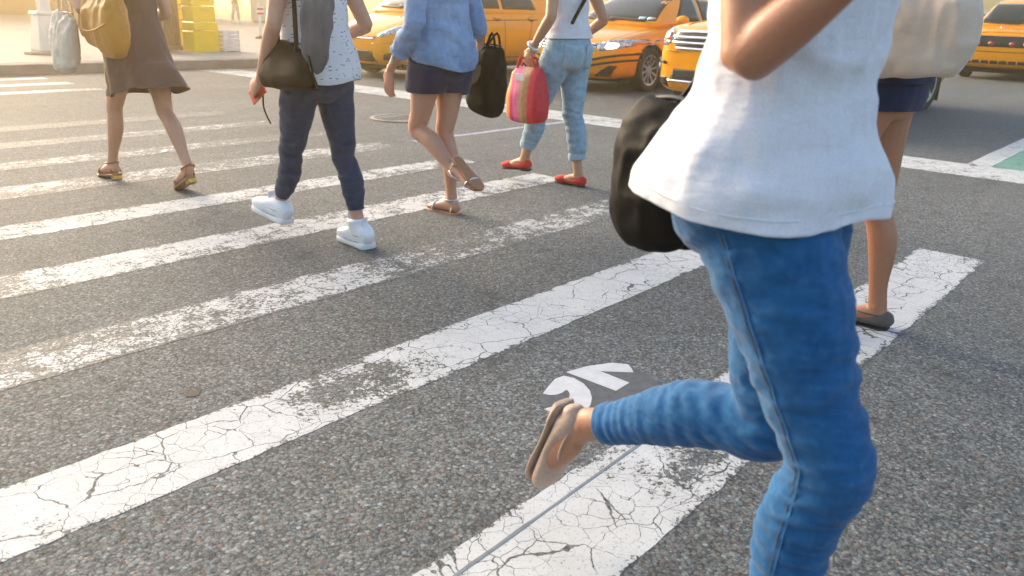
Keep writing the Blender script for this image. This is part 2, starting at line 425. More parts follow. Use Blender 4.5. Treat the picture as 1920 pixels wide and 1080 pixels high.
def cut(me, co, no, near=None, solid=.003):
    """open a garment at its hem: drop everything past the plane"""
    bm = bmesh.new(); bm.from_mesh(me); co = Vector([float(x) for x in co]); no = Vector([float(x) for x in no]).normalized()
    fs = [f for f in bm.faces if near is None or (f.calc_center_median()-Vector([float(x) for x in near[0]])).length < near[1]]
    geom = list({v for f in fs for v in f.verts})+list({e for f in fs for e in f.edges})+fs
    bmesh.ops.bisect_plane(bm, geom=geom, plane_co=co, plane_no=no)
    dead = [f for f in bm.faces if (f.calc_center_median()-co).dot(no) > 0 and (near is None or (f.calc_center_median()-Vector([float(x) for x in near[0]])).length < near[1]+.05)]
    bmesh.ops.delete(bm, geom=dead, context='FACES'); bm.to_mesh(me); bm.free(); me.update(); return me
def bvh_of(me):
    return BVHTree.FromPolygons([v.co for v in me.vertices], [p.vertices[:] for p in me.polygons])

# ------------------------------------------------------------------ road, markings, pavement
GROUND = 150
struct(mk('road', ([(-GROUND, -GROUND, 0), (GROUND, -GROUND, 0), (GROUND, GROUND, 0), (-GROUND, GROUND, 0)], [(0, 1, 2, 3)]), 'asphalt', smooth=False), label='grey asphalt roadway with worn speckled aggregate')
def sheet(name, poly, z, material, ragged=.0, step=.06, seed=0):
    pts = []
    for i, a in enumerate(poly):
        b_ = poly[(i+1) % len(poly)]; L = math.dist(a, b_); k = max(1, int(L/step)) if ragged else 1
        d = ((b_[0]-a[0])/L, (b_[1]-a[1])/L)
        for j in range(k):
            s = j/k; o = ragged*(random.random()-.5)*2 if j else 0
            pts.append((a[0]+(b_[0]-a[0])*s-d[1]*o, a[1]+(b_[1]-a[1])*s+d[0]*o, z))
    n = len(pts); low = [(x, y, -.001) for x, y, _ in pts]
    return mk(name, (pts+low, [tuple(range(n))]+[(i, n+i, n+(i+1) % n, (i+1) % n) for i in range(n)]), material, smooth=False)
bars = [  # near edge Y, far edge Y, start X, wear, label
    (.731, 1.047, -.6, .50, 'broad white crosswalk bar nearest the camera, worn in its middle'),
    (1.690, 1.985, -.7, .485, 'cracked white crosswalk bar crossing the picture from lower left'),
    (2.545, 2.850, -.8, .715, 'heavily worn white crosswalk bar, third from the camera'),
    (3.390, 3.705, -.8, .63, 'chipped white crosswalk bar under the white sneakers'),
    (4.265, 4.545, -.8, .65, 'chipped white crosswalk bar just beyond the white sneakers'),
    (5.165, 5.530, -.8, .725, 'faded white crosswalk bar under the block-heel sandals'),
    (6.060, 6.360, -.8, .76, 'nearly rubbed-off crosswalk bar beside the manhole'),
    (6.950, 7.240, -.8, .78, 'faint crosswalk bar beyond the manhole'),
    (7.85, 8.15, -.8, .83, 'ghost of a crosswalk bar in mid road'),
    (10.85, 11.15, -.8, .62, 'short white crosswalk bar third from the far kerb'),
    (11.80, 12.10, -.8, .46, 'white crosswalk bar second from the far kerb'),
    (12.70, 12.93, -.8, .54, 'white crosswalk bar closest to the far kerb')]
for i, (y0, y1, x0, w, lab) in enumerate(bars):
    o = sheet('crosswalk_bar', [(x0, y0), (4.50, y0), (4.50, y1), (x0, y1)], .001, 'road_paint', .006, .05)
    o['wear'] = w; struct(o, label=lab)
    o['worn_x'], o['worn_y'] = {0: (1.95, .86), 1: (1.42, 1.83)}.get(i, (-20., -20.))
o = sheet('stop_line', [(7.08, 14-.6), (7.08, -6), (7.72, -6), (7.72, 14-.6)], .001, 'road_paint', .006, .08); o['wear'] = .55; struct(o, label='wide white stop line in front of the waiting taxis')
o = sheet('lane_line', [(7.725, 1.38), (40, 1.38), (40, 1.56), (7.725, 1.56)], .001, 'road_paint', .004, .2); o['wear'] = .36; struct(o, label='white line along the edge of the green cycle lane')
o = sheet('cycle_lane', [(7.725, -.4), (40, -.4), (40, 1.375), (7.725, 1.375)], .001, 'green_paint', 0); o['wear'] = .36; struct(o, label='green painted cycle lane beside the white line')
o = sheet('utility_mark', [(4.8, 5.30), (7.06, 5.31), (7.06, 5.385), (4.8, 5.375)], .001, 'utility_mark', .006, .1); struct(o, label='thin mauve-grey survey stripe on the asphalt')
o = sheet('sealed_joint', [(.2, .955), (1.95, .998), (1.95, 1.006), (.2, .963)], .002, 'sealant', .0015, .08); struct(o, label='thin grey sealed joint running along the nearest crosswalk bar')
PATCH = [(1.761, 1.387), (1.837, 1.413), (1.938, 1.429), (2.033, 1.408), (2.126, 1.357), (2.141, 1.296), (2.116, 1.2), (2.048, 1.106), (1.904, 1.066), (1.79, 1.075), (1.72, 1.144), (1.711, 1.235), (1.693, 1.316), (1.718, 1.333)]
CUR = [(1.77, 1.383), (1.824, 1.403), (1.879, 1.421), (1.917, 1.415), (1.927, 1.381), (1.916, 1.334), (1.889, 1.29), (1.854, 1.256), (1.812, 1.231), (1.768, 1.219), (1.733, 1.222), (1.713, 1.236), (1.696, 1.27), (1.692, 1.314), (1.709, 1.311), (1.741, 1.299), (1.775, 1.299), (1.804, 1.307), (1.827, 1.321), (1.839, 1.336), (1.843, 1.347), (1.816, 1.343), (1.79, 1.348), (1.775, 1.363)]
BAR = [(1.946, 1.426), (2.031, 1.406), (2.115, 1.362), (2.143, 1.316), (2.123, 1.288), (2.103, 1.268), (2.063, 1.313), (2.031, 1.353), (2.026, 1.233), (1.947, 1.231)]
pt = sheet('pavement_legend', PATCH, .001, 'dark_thermoplastic', .002, .03); struct(pt, label='small dark road patch with white lettering below the runner')
for q in (CUR, BAR):
    o = sheet('letter', q, .002, 'white_thermoplastic'); o.parent = pt
# manhole
MH = (5.70, 6.56)
mh = tag(mk('manhole_cover', lathe([(0, .002), (.265, .002), (.265, .007), (.0, .007)], 40, (*MH, 0), 'z'), 'cast_iron', smooth=False), 'round iron manhole cover with a pale rim set in the road', 'manhole')
mk('rim', lathe([(.268, .001), (.305, .001), (.305, .012), (.268, .012)], 40, (*MH, 0), 'z'), 'iron_rim', mh, False)
for k in range(7):
    mk('rib', box(MH[0]-.2+.0667*k-.012, MH[0]-.2+.0667*k+.012, MH[1]-.12, MH[1]+.12, .0072, .011), 'cast_iron', mh, False)
# scraps
def blob(c, r, z, n=18, asp=1.0, rot=0., h=.003):
    top = []; 
    for i in range(n):
        a = 2*math.pi*i/n; q = r*(.55+.55*random.random()); x, y = q*math.cos(a), q*asp*math.sin(a)
        top.append((c[0]+x*math.cos(rot)-y*math.sin(rot), c[1]+x*math.sin(rot)+y*math.cos(rot), z+h))
    bot = [(x, y, z) for x, y, _ in top]
    F = [tuple(range(n))]+[(i, n+i, n+(i+1) % n, (i+1) % n) for i in range(n)]
    return top+bot, F
plain('gum_dark', (.016, .011, .009), .7)
tag(mk('flattened_gum', blob((1.024, 2.135), .030, .0002, 15, .75, .4, .0012), 'gum_dark', smooth=False), 'dark flattened gum spot between two crosswalk bars at left', 'gum')
tag(mk('paper_scrap', blob((2.93, 6.13), .055, .001, 12, .5, .7, .006), 'white_paint', smooth=False), 'white paper scrap behind the woman in block-heel sandals', 'litter')
tag(mk('bottle_cap', blob((3.85, 13.05), .03, .001, 14, 1, 0, .02), 'white_paint', smooth=False), 'tiny pale cap lying by the far kerb', 'litter')

# far pavement: kerb and slabs
KY = 13.45
pv = struct(mk('pavement', box(-60, 120, KY+.30, 48, -.1, .142), 'concrete', smooth=False), label='pale concrete pavement beyond the far kerb')
kb = struct(mk('kerb', box(-60, 120, KY, KY+.296, -.1, .150), 'kerb_stone', smooth=False), label='dark stone kerb along the far side of the road'); bevel(kb, .02, 3)
slab = bpy.data.meshes.new('paving_slab'); V, F = box(0, 1.488, 0, 1.488, 0, .010); slab.from_pydata(V, [], F); slab.materials.append(MATS['concrete_slab'])
for i in range(-2, 14):
    for j in range(0, 12):
        o = bpy.data.objects.new('paving_slab', slab); COL.objects.link(o); o.parent = pv
        o.location = (1.5*i+.006, KY+.302+1.5*j, .1425+random.uniform(0, .002))
wall = thing('building_wall', 'brown stone building wall with a darker plinth far behind the lamp post', 'building', (12, 48, .15))
mk('facade', box(-30, 26, 48, 49, .9, 7.6), 'wall_stone', wall, False)
mk('plinth', box(-30.1, 26.1, 47.9, 49, .14, .897), 'wall_plinth', wall, False)
for k in range(5):
    mk('stone_course', box(-30, 26.02, 47.95, 48, 1.6+k*1.2, 1.64+k*1.2), 'wall_plinth', wall, False)

# ------------------------------------------------------------------ cars (local frame: x backwards from the front bumper, y to the car's right, z up)
def lmk(name, vf, material, parent, smooth=True):
    o = mk(name, vf, material, None, smooth); o.parent = parent; return o
def lme(name, me, material, parent, smooth=True):
    o = link(name, me, material, None, smooth); o.parent = parent; return o
def ringsurf(rings, cap=True):
    n = len(rings[0]); V = [p for r in rings for p in r]; F = []
    for i in range(len(rings)-1):
        for j in range(n): F.append((i*n+j, i*n+(j+1) % n, (i+1)*n+(j+1) % n, (i+1)*n+j))
    if cap: F.append(tuple(range(n-1, -1, -1))); F.append(tuple((len(rings)-1)*n+j for j in range(n)))
    return V, F
def solid(vf, sub=2, cutters=(), materials=()):
    me = bpy.data.meshes.new('b'); me.from_pydata(vf[0], [], vf[1]); me.update()
    bm = bmesh.new(); bm.from_mesh(me); bmesh.ops.recalc_face_normals(bm, faces=bm.faces); bm.to_mesh(me); bm.free()
    for x in materials: me.materials.append(MATS[x])
    o = bpy.data.objects.new('b', me); COL.objects.link(o)
    s = o.modifiers.new('s', 'SUBSURF'); s.levels = sub; s.render_levels = sub
    cs = []
    for c in cutters:
        cm = bpy.data.meshes.new('c'); cm.from_pydata(c[0], [], c[1]); cm.update()
        bm = bmesh.new(); bm.from_mesh(cm); bmesh.ops.recalc_face_normals(bm, faces=bm.faces); bm.to_mesh(cm); bm.free()
        cm.materials.append(MATS['wheel_well'])
        co = bpy.data.objects.new('c', cm); COL.objects.link(co); cs.append(co)
        bo = o.modifiers.new('k', 'BOOLEAN'); bo.operation = 'DIFFERENCE'; bo.object = co; bo.solver = 'EXACT'; bo.material_mode = 'TRANSFER'
    out = bake(o)
    for co in cs: bpy.data.objects.remove(co)
    return out
def section(x, w, zb, zs, zt):
    h = [(0, zb), (.55*w, zb), (.90*w, zb+.02), (.985*w, zb+.10), (1.0*w, zb+.42*(zs-zb)), (.985*w, zb+.72*(zs-zb)), (.93*w, zs-.03), (.84*w, zs+.01), (.5*w, zt-.012), (0, zt)]
    return [(x, y, z) for y, z in h]+[(x, -y, z) for y, z in h[-2:0:-1]]
def ghsec(x, wb, zb, wr, zr):
    h = [(0, zb-.12), (wb, zb-.12), (wb, zb), (wb+(wr-wb)*.5, zb+(zr-zb)*.52), (wr+.012, zr-.045), (wr-.06, zr), (wr*.5, zr+.018), (0, zr+.026)]
    return [(x, y, z) for y, z in h]+[(x, -y, z) for y, z in h[-2:0:-1]]
def chaikin(p, k=1):
    for _ in range(k):
        q = []
        for i in range(len(p)):
            a, b_ = p[i], p[(i+1) % len(p)]
            q += [(a[0]*.75+b_[0]*.25, a[1]*.75+b_[1]*.25), (a[0]*.25+b_[0]*.75, a[1]*.25+b_[1]*.75)]
        p = q
    return p
def patch(name, bvh, poly, view, material, parent, off=.004, step=.05, thick=.006, rnd=0):
    """lay a panel of the given outline onto a curved body, seen from the front ('x'), a side ('y+','y-') or above ('z')"""
    if rnd: poly = chaikin(poly, rnd)
    bm = bmesh.new(); bm.faces.new([bm.verts.new((u, v, 0)) for u, v in poly])
    us = [p[0] for p in poly]; vs = [p[1] for p in poly]
    for ax, lo, hi in ((0, min(us), max(us)), (1, min(vs), max(vs))):
        k = lo+step
        while k < hi-1e-4:
            co = [0, 0, 0]; no = [0, 0, 0]; co[ax] = k; no[ax] = 1
            bmesh.ops.bisect_plane(bm, geom=bm.verts[:]+bm.edges[:]+bm.faces[:], plane_co=co, plane_no=no); k += step
    bmesh.ops.triangulate(bm, faces=bm.faces)
    for v in bm.verts:
        a, c_ = v.co.x, v.co.y
        if view == 'x': o, d = Vector((-3, a, c_)), Vector((1, 0, 0))
        elif view == 'y-': o, d = Vector((a, -3, c_)), Vector((0, 1, 0))
        elif view == 'y+': o, d = Vector((a, 3, c_)), Vector((0, -1, 0))
        else: o, d = Vector((a, c_, 5)), Vector((0, 0, -1))
        hit = bvh.ray_cast(o, d)
        if hit[0] is None:
            q = bvh.find_nearest(o+d*3.2 if view != 'z' else o+d*4)
            hit = (q[0], q[1])
        nn = hit[1] if hit[1].dot(d) < 0 else -hit[1]
        v.co = hit[0]+(nn*.6-d*.4)*off
    bmesh.ops.recalc_face_normals(bm, faces=bm.faces)
    me = bpy.data.meshes.new(name); bm.to_mesh(me); bm.free()
    # face outwards
    out = {'x': Vector((-1, 0, 0)), 'y-': Vector((0, -1, 0)), 'y+': Vector((0, 1, 0)), 'z': Vector((0, 0, 1))}[view]
    if sum((p.normal.dot(out)*p.area for p in me.polygons)) < 0: me.flip_normals()
    o = lme(name, me, material, parent)
    md = o.modifiers.new('thick', 'SOLIDIFY'); md.thickness = thick; md.offset = -1
    return o
def strip(a, b_, w):
    dx, dy = b_[0]-a[0], b_[1]-a[1]; L = math.hypot(dx, dy); nx, ny = -dy/L*w/2, dx/L*w/2
    return [(a[0]+nx, a[1]+ny), (a[0]-nx, a[1]-ny), (b_[0]-nx, b_[1]-ny), (b_[0]+nx, b_[1]+ny)]
def mir(p): return [(-u, v) for u, v in p][::-1]
def wheel(parent, x, y, r, side, spokes=10, steel=False):
    w = .21; c = (x, y, r)
    hubv = lathe([(0.0, side*.02), (r*.52, side*.02), (r*.52, -side*.06), (0, -side*.06)], 28, c)
    wh = lmk('wheel', hubv, 'wheel_well', parent, False)
    prof = [(r*.68, side*w*.44), (r*.74, side*w*.50), (r*.90, side*w*.52), (r*.975, side*w*.44), (r, side*w*.28), (r, -side*w*.28), (r*.975, -side*w*.44), (r*.9, -side*w*.5), (r*.68, -side*w*.44)]
    mk('tyre', lathe(prof, 44, c), 'black_rubber', None).parent = wh
    ro = r*.70
    parts = [lathe([(ro, side*w*.46), (ro*1.03, side*w*.40), (ro*.97, side*w*.1), (ro*.90, side*w*.12), (ro*.90, side*w*.44)], 44, c),
             lathe([(0, side*w*.40), (.055, side*w*.40), (.07, side*w*.30), (.07, side*w*.2), (0, side*w*.2)], 20, c)]
    for k in range(spokes):
        a = 2*math.pi*(k+.3)/spokes; wd = .018 if spokes > 6 else .030
        ca, sa = math.cos(a), math.sin(a)
        V = []
        for rr, hh, ww in ((.05, .38, wd*.8), (ro*.94, .42, wd)):
            for dh in (0, -.12):
                for sg in (-1, 1):
                    V.append((x+rr*ca-sg*ww*sa, y+side*w*(hh+dh), r+rr*sa+sg*ww*ca))
        parts.append((V, [(0, 1, 5, 4), (2, 6, 7, 3), (0, 4, 6, 2), (1, 3, 7, 5), (0, 2, 3, 1), (4, 5, 7, 6)]))
    mk('rim', join(parts), 'satin_silver', None, False).parent = wh
    return wh

def make_car(loc, label, spec, group='yellow taxis waiting at the stop line'):
    root = thing('yellow_taxi', label, 'taxi', loc, group)
    W_ = spec['w']; body = ringsurf([section(x, f*W_, zb, zs, zt) for x, f, zb, zs, zt in spec['body']])
    r = spec['r']; cut = []
    for wx in spec['wheels']:
        for sg in (1, -1):
            y0, y1 = sg*(W_-.30), sg*(W_+.2)
            n = 28; V = [(wx+(r+.045)*math.cos(2*math.pi*k/n), y, r+.01+(r+.045)*math.sin(2*math.pi*k/n)) for y in (y0, y1) for k in range(n)]
            F = [tuple(range(n)), tuple(range(2*n-1, n-1, -1))]+[(k, (k+1) % n, n+(k+1) % n, n+k) for k in range(n)]
            cut.append((V, F))
    bm_ = solid(body, 2, cut, (spec.get('paint', 'taxi_yellow'),)); bo = lme('body', bm_, None, root); bv = bvh_of(bm_)
    gm = solid(ringsurf([ghsec(*g) for g in spec['gh']]), 2, (), (spec.get('paint', 'taxi_yellow'),)); cab = lme('roof', gm, None, root); gv = bvh_of(gm)
    for wx in spec['wheels']:
        for sg in (1, -1): wheel(root, wx, sg*(W_-.125), r, sg, spec.get('spokes', 10))
    lmk('underbody', box(.35, spec['body'][-1][0]-.3, -W_*.8, W_*.8, .15, .30), 'wheel_well', root, False)
    patch('windshield', gv, spec['ws'], 'x', 'car_glass', root, .006, .08)
    for s_, sg in (('y-', -1), ('y+', 1)):
        for q in spec['side_glass']: patch('window', gv, q, s_, 'car_glass', root, .006, .08)
        for q in spec['doors']:
            d = patch('door_seam', bv, strip(*q, .012), s_, 'seam', root, .0015, .1, .002)
        for hx, hz in spec['handles']:
            patch('door_handle', bv, chaikin([(hx-.11, hz-.018), (hx+.11, hz-.018), (hx+.10, hz+.02), (hx-.10, hz+.02)]), s_, spec.get('paint', 'taxi_yellow'), root, .022, .05, .03)
            patch('handle_recess', bv, chaikin([(hx-.06, hz-.05), (hx+.06, hz-.05), (hx+.07, hz-.012), (hx-.07, hz-.012)]), s_, 'seam', root, .002, .05, .002)
        mx, mz = spec['mirror']
        y0 = sg*(W_-.10); y1 = sg*(W_+.17)
        ms = lme('wing_mirror', union([loft([(A(mx, sg*(W_+.0), mz), .03, .05), (A(mx, sg*(W_+.05), mz+.005), .07, .075), (A(mx, sg*(W_+.13), mz+.01), .065, .08), (A(mx+.01, sg*(W_+.19), mz+.005), .03, .05)], (1, 0, 0), 14, 4),
                        tube([(mx+.02, y0, mz-.05), (mx+.01, sg*(W_+.04), mz-.03)], .028)], .012, 3), spec.get('paint', 'taxi_yellow'), root)
    if 'wiper' in spec:
        for a, b_ in spec['wiper']: patch('wiper', gv, strip(a, b_, .022), 'x', 'black_plastic', root, .03, .08, .016)
    spec['front'](root, bv, gv)
    return root

def front_sedan(root, bv, gv):
    hl = [(.52, .60), (.66, .615), (.80, .655), (.90, .72), (.93, .765), (.80, .775), (.64, .752), (.50, .715)]
    for f in (lambda p: p, mir):
        h = patch('headlight', bv, f(hl), 'x', 'lamp_glass', root, .008, .05, .01, 1)
        for nm, q, mt in (('lamp', [(.62, .635), (.74, .635), (.76, .71), (.64, .715)], 'lit_lamp'), ('indicator', [(.815, .68), (.89, .72), (.91, .76), (.82, .755)], 'amber_lens')):
            o = patch(nm, bv, f(q), 'x', mt, root, .014, .05, .006, 1); o.parent = h
        fr = patch('headlight_trim', bv, f(strip((.50, .722), (.93, .783), .014)), 'x', 'black_plastic', root, .006, .05, .004)
        v = patch('fog_vent', bv, f([(.47, .235), (.70, .245), (.78, .40), (.70, .405)]), 'x', 'black_plastic', root, .004, .05)
        for k in range(4):
            z = .265+.035*k; o = patch('slat', bv, f(strip((.50+.05*k, z), (.70+.02*k, z+.004), .010)), 'x', 'wheel_well', root, .010, .05, .006); o.parent = v
        patch('bumper_guard', bv, f(strip((.43, .475), (.885, .57), .030)), 'x', 'black_rubber', root, .026, .04, .03)
        patch('bumper_guard', bv, f(strip((.43, .395), (.885, .485), .030)), 'x', 'black_rubber', root, .026, .04, .03)
        patch('bumper_guard', bv, f([(.33, .36), (.40, .36), (.40, .50), (.33, .50)]), 'x', 'black_rubber', root, .036, .04, .04, 1)
    g_ = patch('grille', bv, [(-.47, .60), (.47, .60), (.52, .70), (-.52, .70)], 'x', 'black_plastic', root, .004, .06)
    for z in (.615, .655, .695):
        o = patch('chrome_bar', bv, strip((-.50, z), (.50, z), .020), 'x', 'chrome', root, .014, .06, .012); o.parent = g_
    e = patch('emblem', bv, [(.075*math.cos(a*math.pi/8), .66+.05*math.sin(a*math.pi/8)) for a in range(16)], 'x', 'chrome', root, .022, .04, .01)
    lv = patch('lower_intake', bv, [(-.34, .23), (.34, .23), (.30, .36), (-.30, .36)], 'x', 'black_plastic', root, .004, .06)
    for k in range(4):
        o = patch('slat', bv, strip((-.31, .25+.03*k), (.31, .25+.03*k), .010), 'x', 'wheel_well', root, .010, .06, .006); o.parent = lv
    patch('licence_plate', bv, [(-.15, .40), (.15, .40), (.15, .55), (-.15, .55)], 'x', 'crate_white', root, .015, .05, .01)
    for sg in (1, -1): patch('hood_seam', bv, strip((.12, sg*.60), (1.2, sg*.70), .012), 'z', 'seam', root, .001, .08, .002)
    patch('inspection_sticker', gv, [(-.52, 1.05), (-.40, 1.05), (-.40, 1.09), (-.52, 1.09)], 'x', 'sticker_teal', root, .009, .05, .001)
    patch('inspection_sticker', gv, [(-.64, 1.05), (-.55, 1.05), (-.545, 1.085), (-.635, 1.085)], 'x', 'sticker_teal', root, .009, .05, .001)
    # crease lines of the bumper
    patch('bumper_lip', bv, strip((-.72, .215), (.72, .215), .022), 'x', 'taxi_yellow', root, .012, .05, .012)

def front_hatch(root, bv, gv):
    hl = [(.47, .655), (.60, .67), (.76, .76), (.86, .86), (.84, .90), (.72, .86), (.58, .77), (.47, .70)]
    for f in (lambda p: p, mir):
        h = patch('headlight', bv, f(hl), 'x', 'lamp_glass', root, .008, .05, .01, 1)
        o = patch('indicator', bv, f([(.76, .80), (.82, .85), (.82, .87), (.75, .83)]), 'x', 'amber_lens', root, .014, .05, .006, 1); o.parent = h
        patch('fog_recess', bv, f([(.56, .30), (.74, .33), (.70, .42), (.60, .40)]), 'x', 'black_plastic', root, .005, .05)
        patch('bumper_crease', bv, f(strip((.36, .55), (.80, .60), .012)), 'x', 'taxi_yellow_warm', root, .014, .05, .012)
    g_ = patch('grille', bv, [(-.40, .615), (.40, .615), (.44, .66), (-.44, .66)], 'x', 'black_plastic', root, .005, .05)
    o = patch('chrome_bar', bv, strip((-.42, .628), (.42, .628), .018), 'x', 'chrome', root, .014, .05, .012); o.parent = g_
    patch('emblem', bv, [(.085*math.cos(a*math.pi/8), .715+.045*math.sin(a*math.pi/8)) for a in range(16)], 'x', 'chrome', root, .014, .04, .01)
    lv = patch('lower_intake', bv, [(-.42, .27), (.42, .27), (.34, .44), (-.34, .44)], 'x', 'black_plastic', root, .004, .05)
    for k in range(5):
        o = patch('slat', bv, strip((-.37, .29+.032*k), (.37, .29+.032*k), .010), 'x', 'wheel_well', root, .010, .06, .006); o.parent = lv
    patch('bumper_lip', bv, strip((-.70, .235), (.70, .235), .03), 'x', 'taxi_yellow_warm', root, .014, .05, .014)
    for sg in (1, -1): patch('hood_seam', bv, strip((.20, sg*.50), (.95, sg*.68), .012), 'z', 'seam', root, .001, .08, .002)
    for sg in (-1, 1): patch('washer_jet', bv, strip((.62, sg*.33), (.72, sg*.30), .03), 'z', 'chrome', root, .006, .05, .006)
    patch('sill', bv, strip((1.3, .25), (3.1, .25), .03), 'y-', 'taxi_yellow_warm', root, .014, .1, .014)

def front_suv(root, bv, gv):
    hl = [(.60, .84), (.72, .78), (.84, .83), (.92, .93), (.93, 1.02), (.80, 1.02), (.62, .965), (.58, .92)]
    for f in (lambda p: p, mir):
        h = patch('headlight', bv, f(hl), 'x', 'lamp_glass', root, .010, .05, .012, 1)
        for nm, q, mt in (('lamp', [(.73+.055*math.cos(a*math.pi/5), .90+.055*math.sin(a*math.pi/5)) for a in range(10)], 'chrome'), ('indicator', [(.62, .86), (.67, .85), (.69, .94), (.63, .94)], 'amber_lens')):
            o = patch(nm, bv, f(q), 'x', mt, root, .018, .04, .008); o.parent = h
        fl = patch('fog_lamp', bv, f([(.82+.055*math.cos(a*math.pi/6), .545+.07*math.sin(a*math.pi/6)) for a in range(12)]), 'x', 'black_plastic', root, .010, .05, .012)
        o = patch('lens', bv, f([(.82+.042*math.cos(a*math.pi/6), .545+.052*math.sin(a*math.pi/6)) for a in range(12)]), 'x', 'lamp_glass', root, .022, .05, .012); o.parent = fl
        o = patch('brow', bv, f(strip((.66, .60), (.88, .645), .03)), 'x', 'black_plastic', root, .022, .05, .02); o.parent = fl
        patch('bumper_crease', bv, f(strip((.50, .735), (.66, .745), .014)), 'x', 'taxi_yellow', root, .016, .05, .012)
        lo = patch('lower_vent', bv, f([(.62, .33), (.86, .35), (.86, .45), (.64, .44)]), 'x', 'black_plastic', root, .006, .05)
        for k in range(3):
            o = patch('slat', bv, f(strip((.64, .355+.03*k), (.85, .37+.03*k), .010)), 'x', 'wheel_well', root, .012, .05, .008); o.parent = lo
    g_ = patch('grille', bv, [(-.50, .755), (.50, .755), (.60, .85), (.54, .975), (-.54, .975), (-.60, .85)], 'x', 'satin_silver', root, .006, .06)
    for z, a in ((.802, .54), (.862, .575), (.925, .54)):
        o = patch('recess', bv, chaikin(strip((-a, z), (a, z), .034)), 'x', 'black_plastic', root, .010, .06, .006); o.parent = g_
    for z, a in ((.77, .52), (.832, .57), (.893, .57), (.958, .545)):
        o = patch('chrome_bar', bv, strip((-a, z), (a, z), .026), 'x', 'chrome', root, .026, .06, .022); o.parent = g_
    patch('emblem', bv, [(.085*math.cos(a*math.pi/8), .87+.06*math.sin(a*math.pi/8)) for a in range(16)], 'x', 'chrome', root, .036, .04, .012)
    lo = patch('lower_intake', bv, [(-.60, .40), (.60, .40), (.54, .54), (-.54, .54)], 'x', 'black_plastic', root, .006, .06)
    o = patch('chrome_bar', bv, strip((-.62, .405), (.62, .405), .026), 'x', 'chrome', root, .022, .06, .02); o.parent = lo
    patch('licence_plate', bv, [(-.15, .54), (.15, .54), (.15, .69), (-.15, .69)], 'x', 'crate_white', root, .02, .05, .01)
    for sg in (1, -1): patch('hood_ridge', bv, strip((.25, sg*.55), (1.2, sg*.68), .03), 'z', 'taxi_yellow', root, .010, .08, .010)
    for sg in (1, -1): lmk('mud_flap', box(4.18, 4.20, sg*.80-.12, sg*.80+.12, .12, .45), 'black_rubber', root, False)

def front_wide(root, bv, gv):
    g_ = patch('grille', bv, [(-.86, .70), (.86, .70), (.88, .86), (.5, .90), (-.5, .90), (-.88, .86)], 'x', 'black_plastic', root, .006, .06)
    o = patch('highlight_strip', bv, [(-.86, .865), (-.5, .895), (.5, .895), (.86, .865), (.86, .89), (.5, .925), (-.5, .925), (-.86, .89)], 'x', 'navy_highlight', root, .014, .06, .012); o.parent = g_  # painted blue-tinted highlight: navy strip along the top of the black band
    for y in (.46, .20, -.20, -.46):
        o = patch('lamp', bv, [(y+.06*math.cos(a*math.pi/6), .765+.055*math.sin(a*math.pi/6)) for a in range(12)], 'x', 'red_gloss', root, .016, .05, .012); o.parent = g_  # round red discs set on the black band
    lo = patch('lower_intake', bv, [(-.78, .35), (.78, .35), (.78, .42), (-.78, .42)], 'x', 'black_plastic', root, .005, .06)
    for k in range(9):
        y = -.7+.175*k; o = patch('divider', bv, [(y-.012, .35), (y+.012, .35), (y+.012, .42), (y-.012, .42)], 'x', 'taxi_yellow', root, .012, .05, .008); o.parent = lo
    patch('bumper_crease', bv, strip((-.8, .60), (.8, .60), .014), 'x', 'seam', root, .004, .06, .003)
    patch('hood_ridge', bv, strip((.15, -.7), (.15, .7), .12), 'z', 'taxi_yellow', root, .012, .08, .012)
    patch('emblem', bv, strip((.75, .10), (.75, .24), .06), 'z', 'chrome', root, .01, .05, .01)

SEDAN = dict(w=.905, r=.325, wheels=(.95, 3.73), spokes=10, front=front_sedan,
    body=[(0, .58, .33, .58, .60), (.035, .70, .25, .655, .685), (.13, .84, .20, .725, .765), (.36, .945, .18, .78, .835), (.95, 1.0, .18, .88, .925), (1.40, 1.0, .18, .945, 1.0), (2.4, 1.0, .18, .965, 1.0), (3.6, 1.0, .18, .985, 1.01), (4.35, .97, .2, 1.0, 1.05), (4.7, .9, .28, .97, 1.02), (4.8, .78, .42, .85, .88)],
    gh=[(1.15, .78, .99, .72, .99), (1.35, .79, 1.0, .70, 1.11), (1.7, .79, 1.0, .64, 1.30), (2.02, .79, 1.0, .58, 1.425), (2.5, .79, 1.0, .57, 1.46), (3.1, .79, 1.0, .56, 1.44), (3.55, .77, 1.0, .57, 1.32), (3.95, .74, 1.02, .6, 1.16), (4.2, .7, 1.02, .62, 1.04)],
    ws=[(-.70, 1.035), (.70, 1.035), (.56, 1.38), (-.56, 1.38)], side_glass=[[(1.75, 1.04), (2.55, 1.04), (2.55, 1.38), (2.15, 1.38)], [(2.63, 1.04), (3.45, 1.04), (3.2, 1.36), (2.63, 1.38)]],
    doors=[((1.5, .30), (1.45, .96)), ((2.59, .30), (2.59, .97)), ((1.5, .30), (3.2, .30)), ((3.2, .30), (3.45, .97))], handles=[(2.42, .86), (3.35, .87)], mirror=(1.55, 1.04),
    wiper=[((-.55, 1.03), (.1, 1.06)), ((.0, 1.03), (.6, 1.05))])
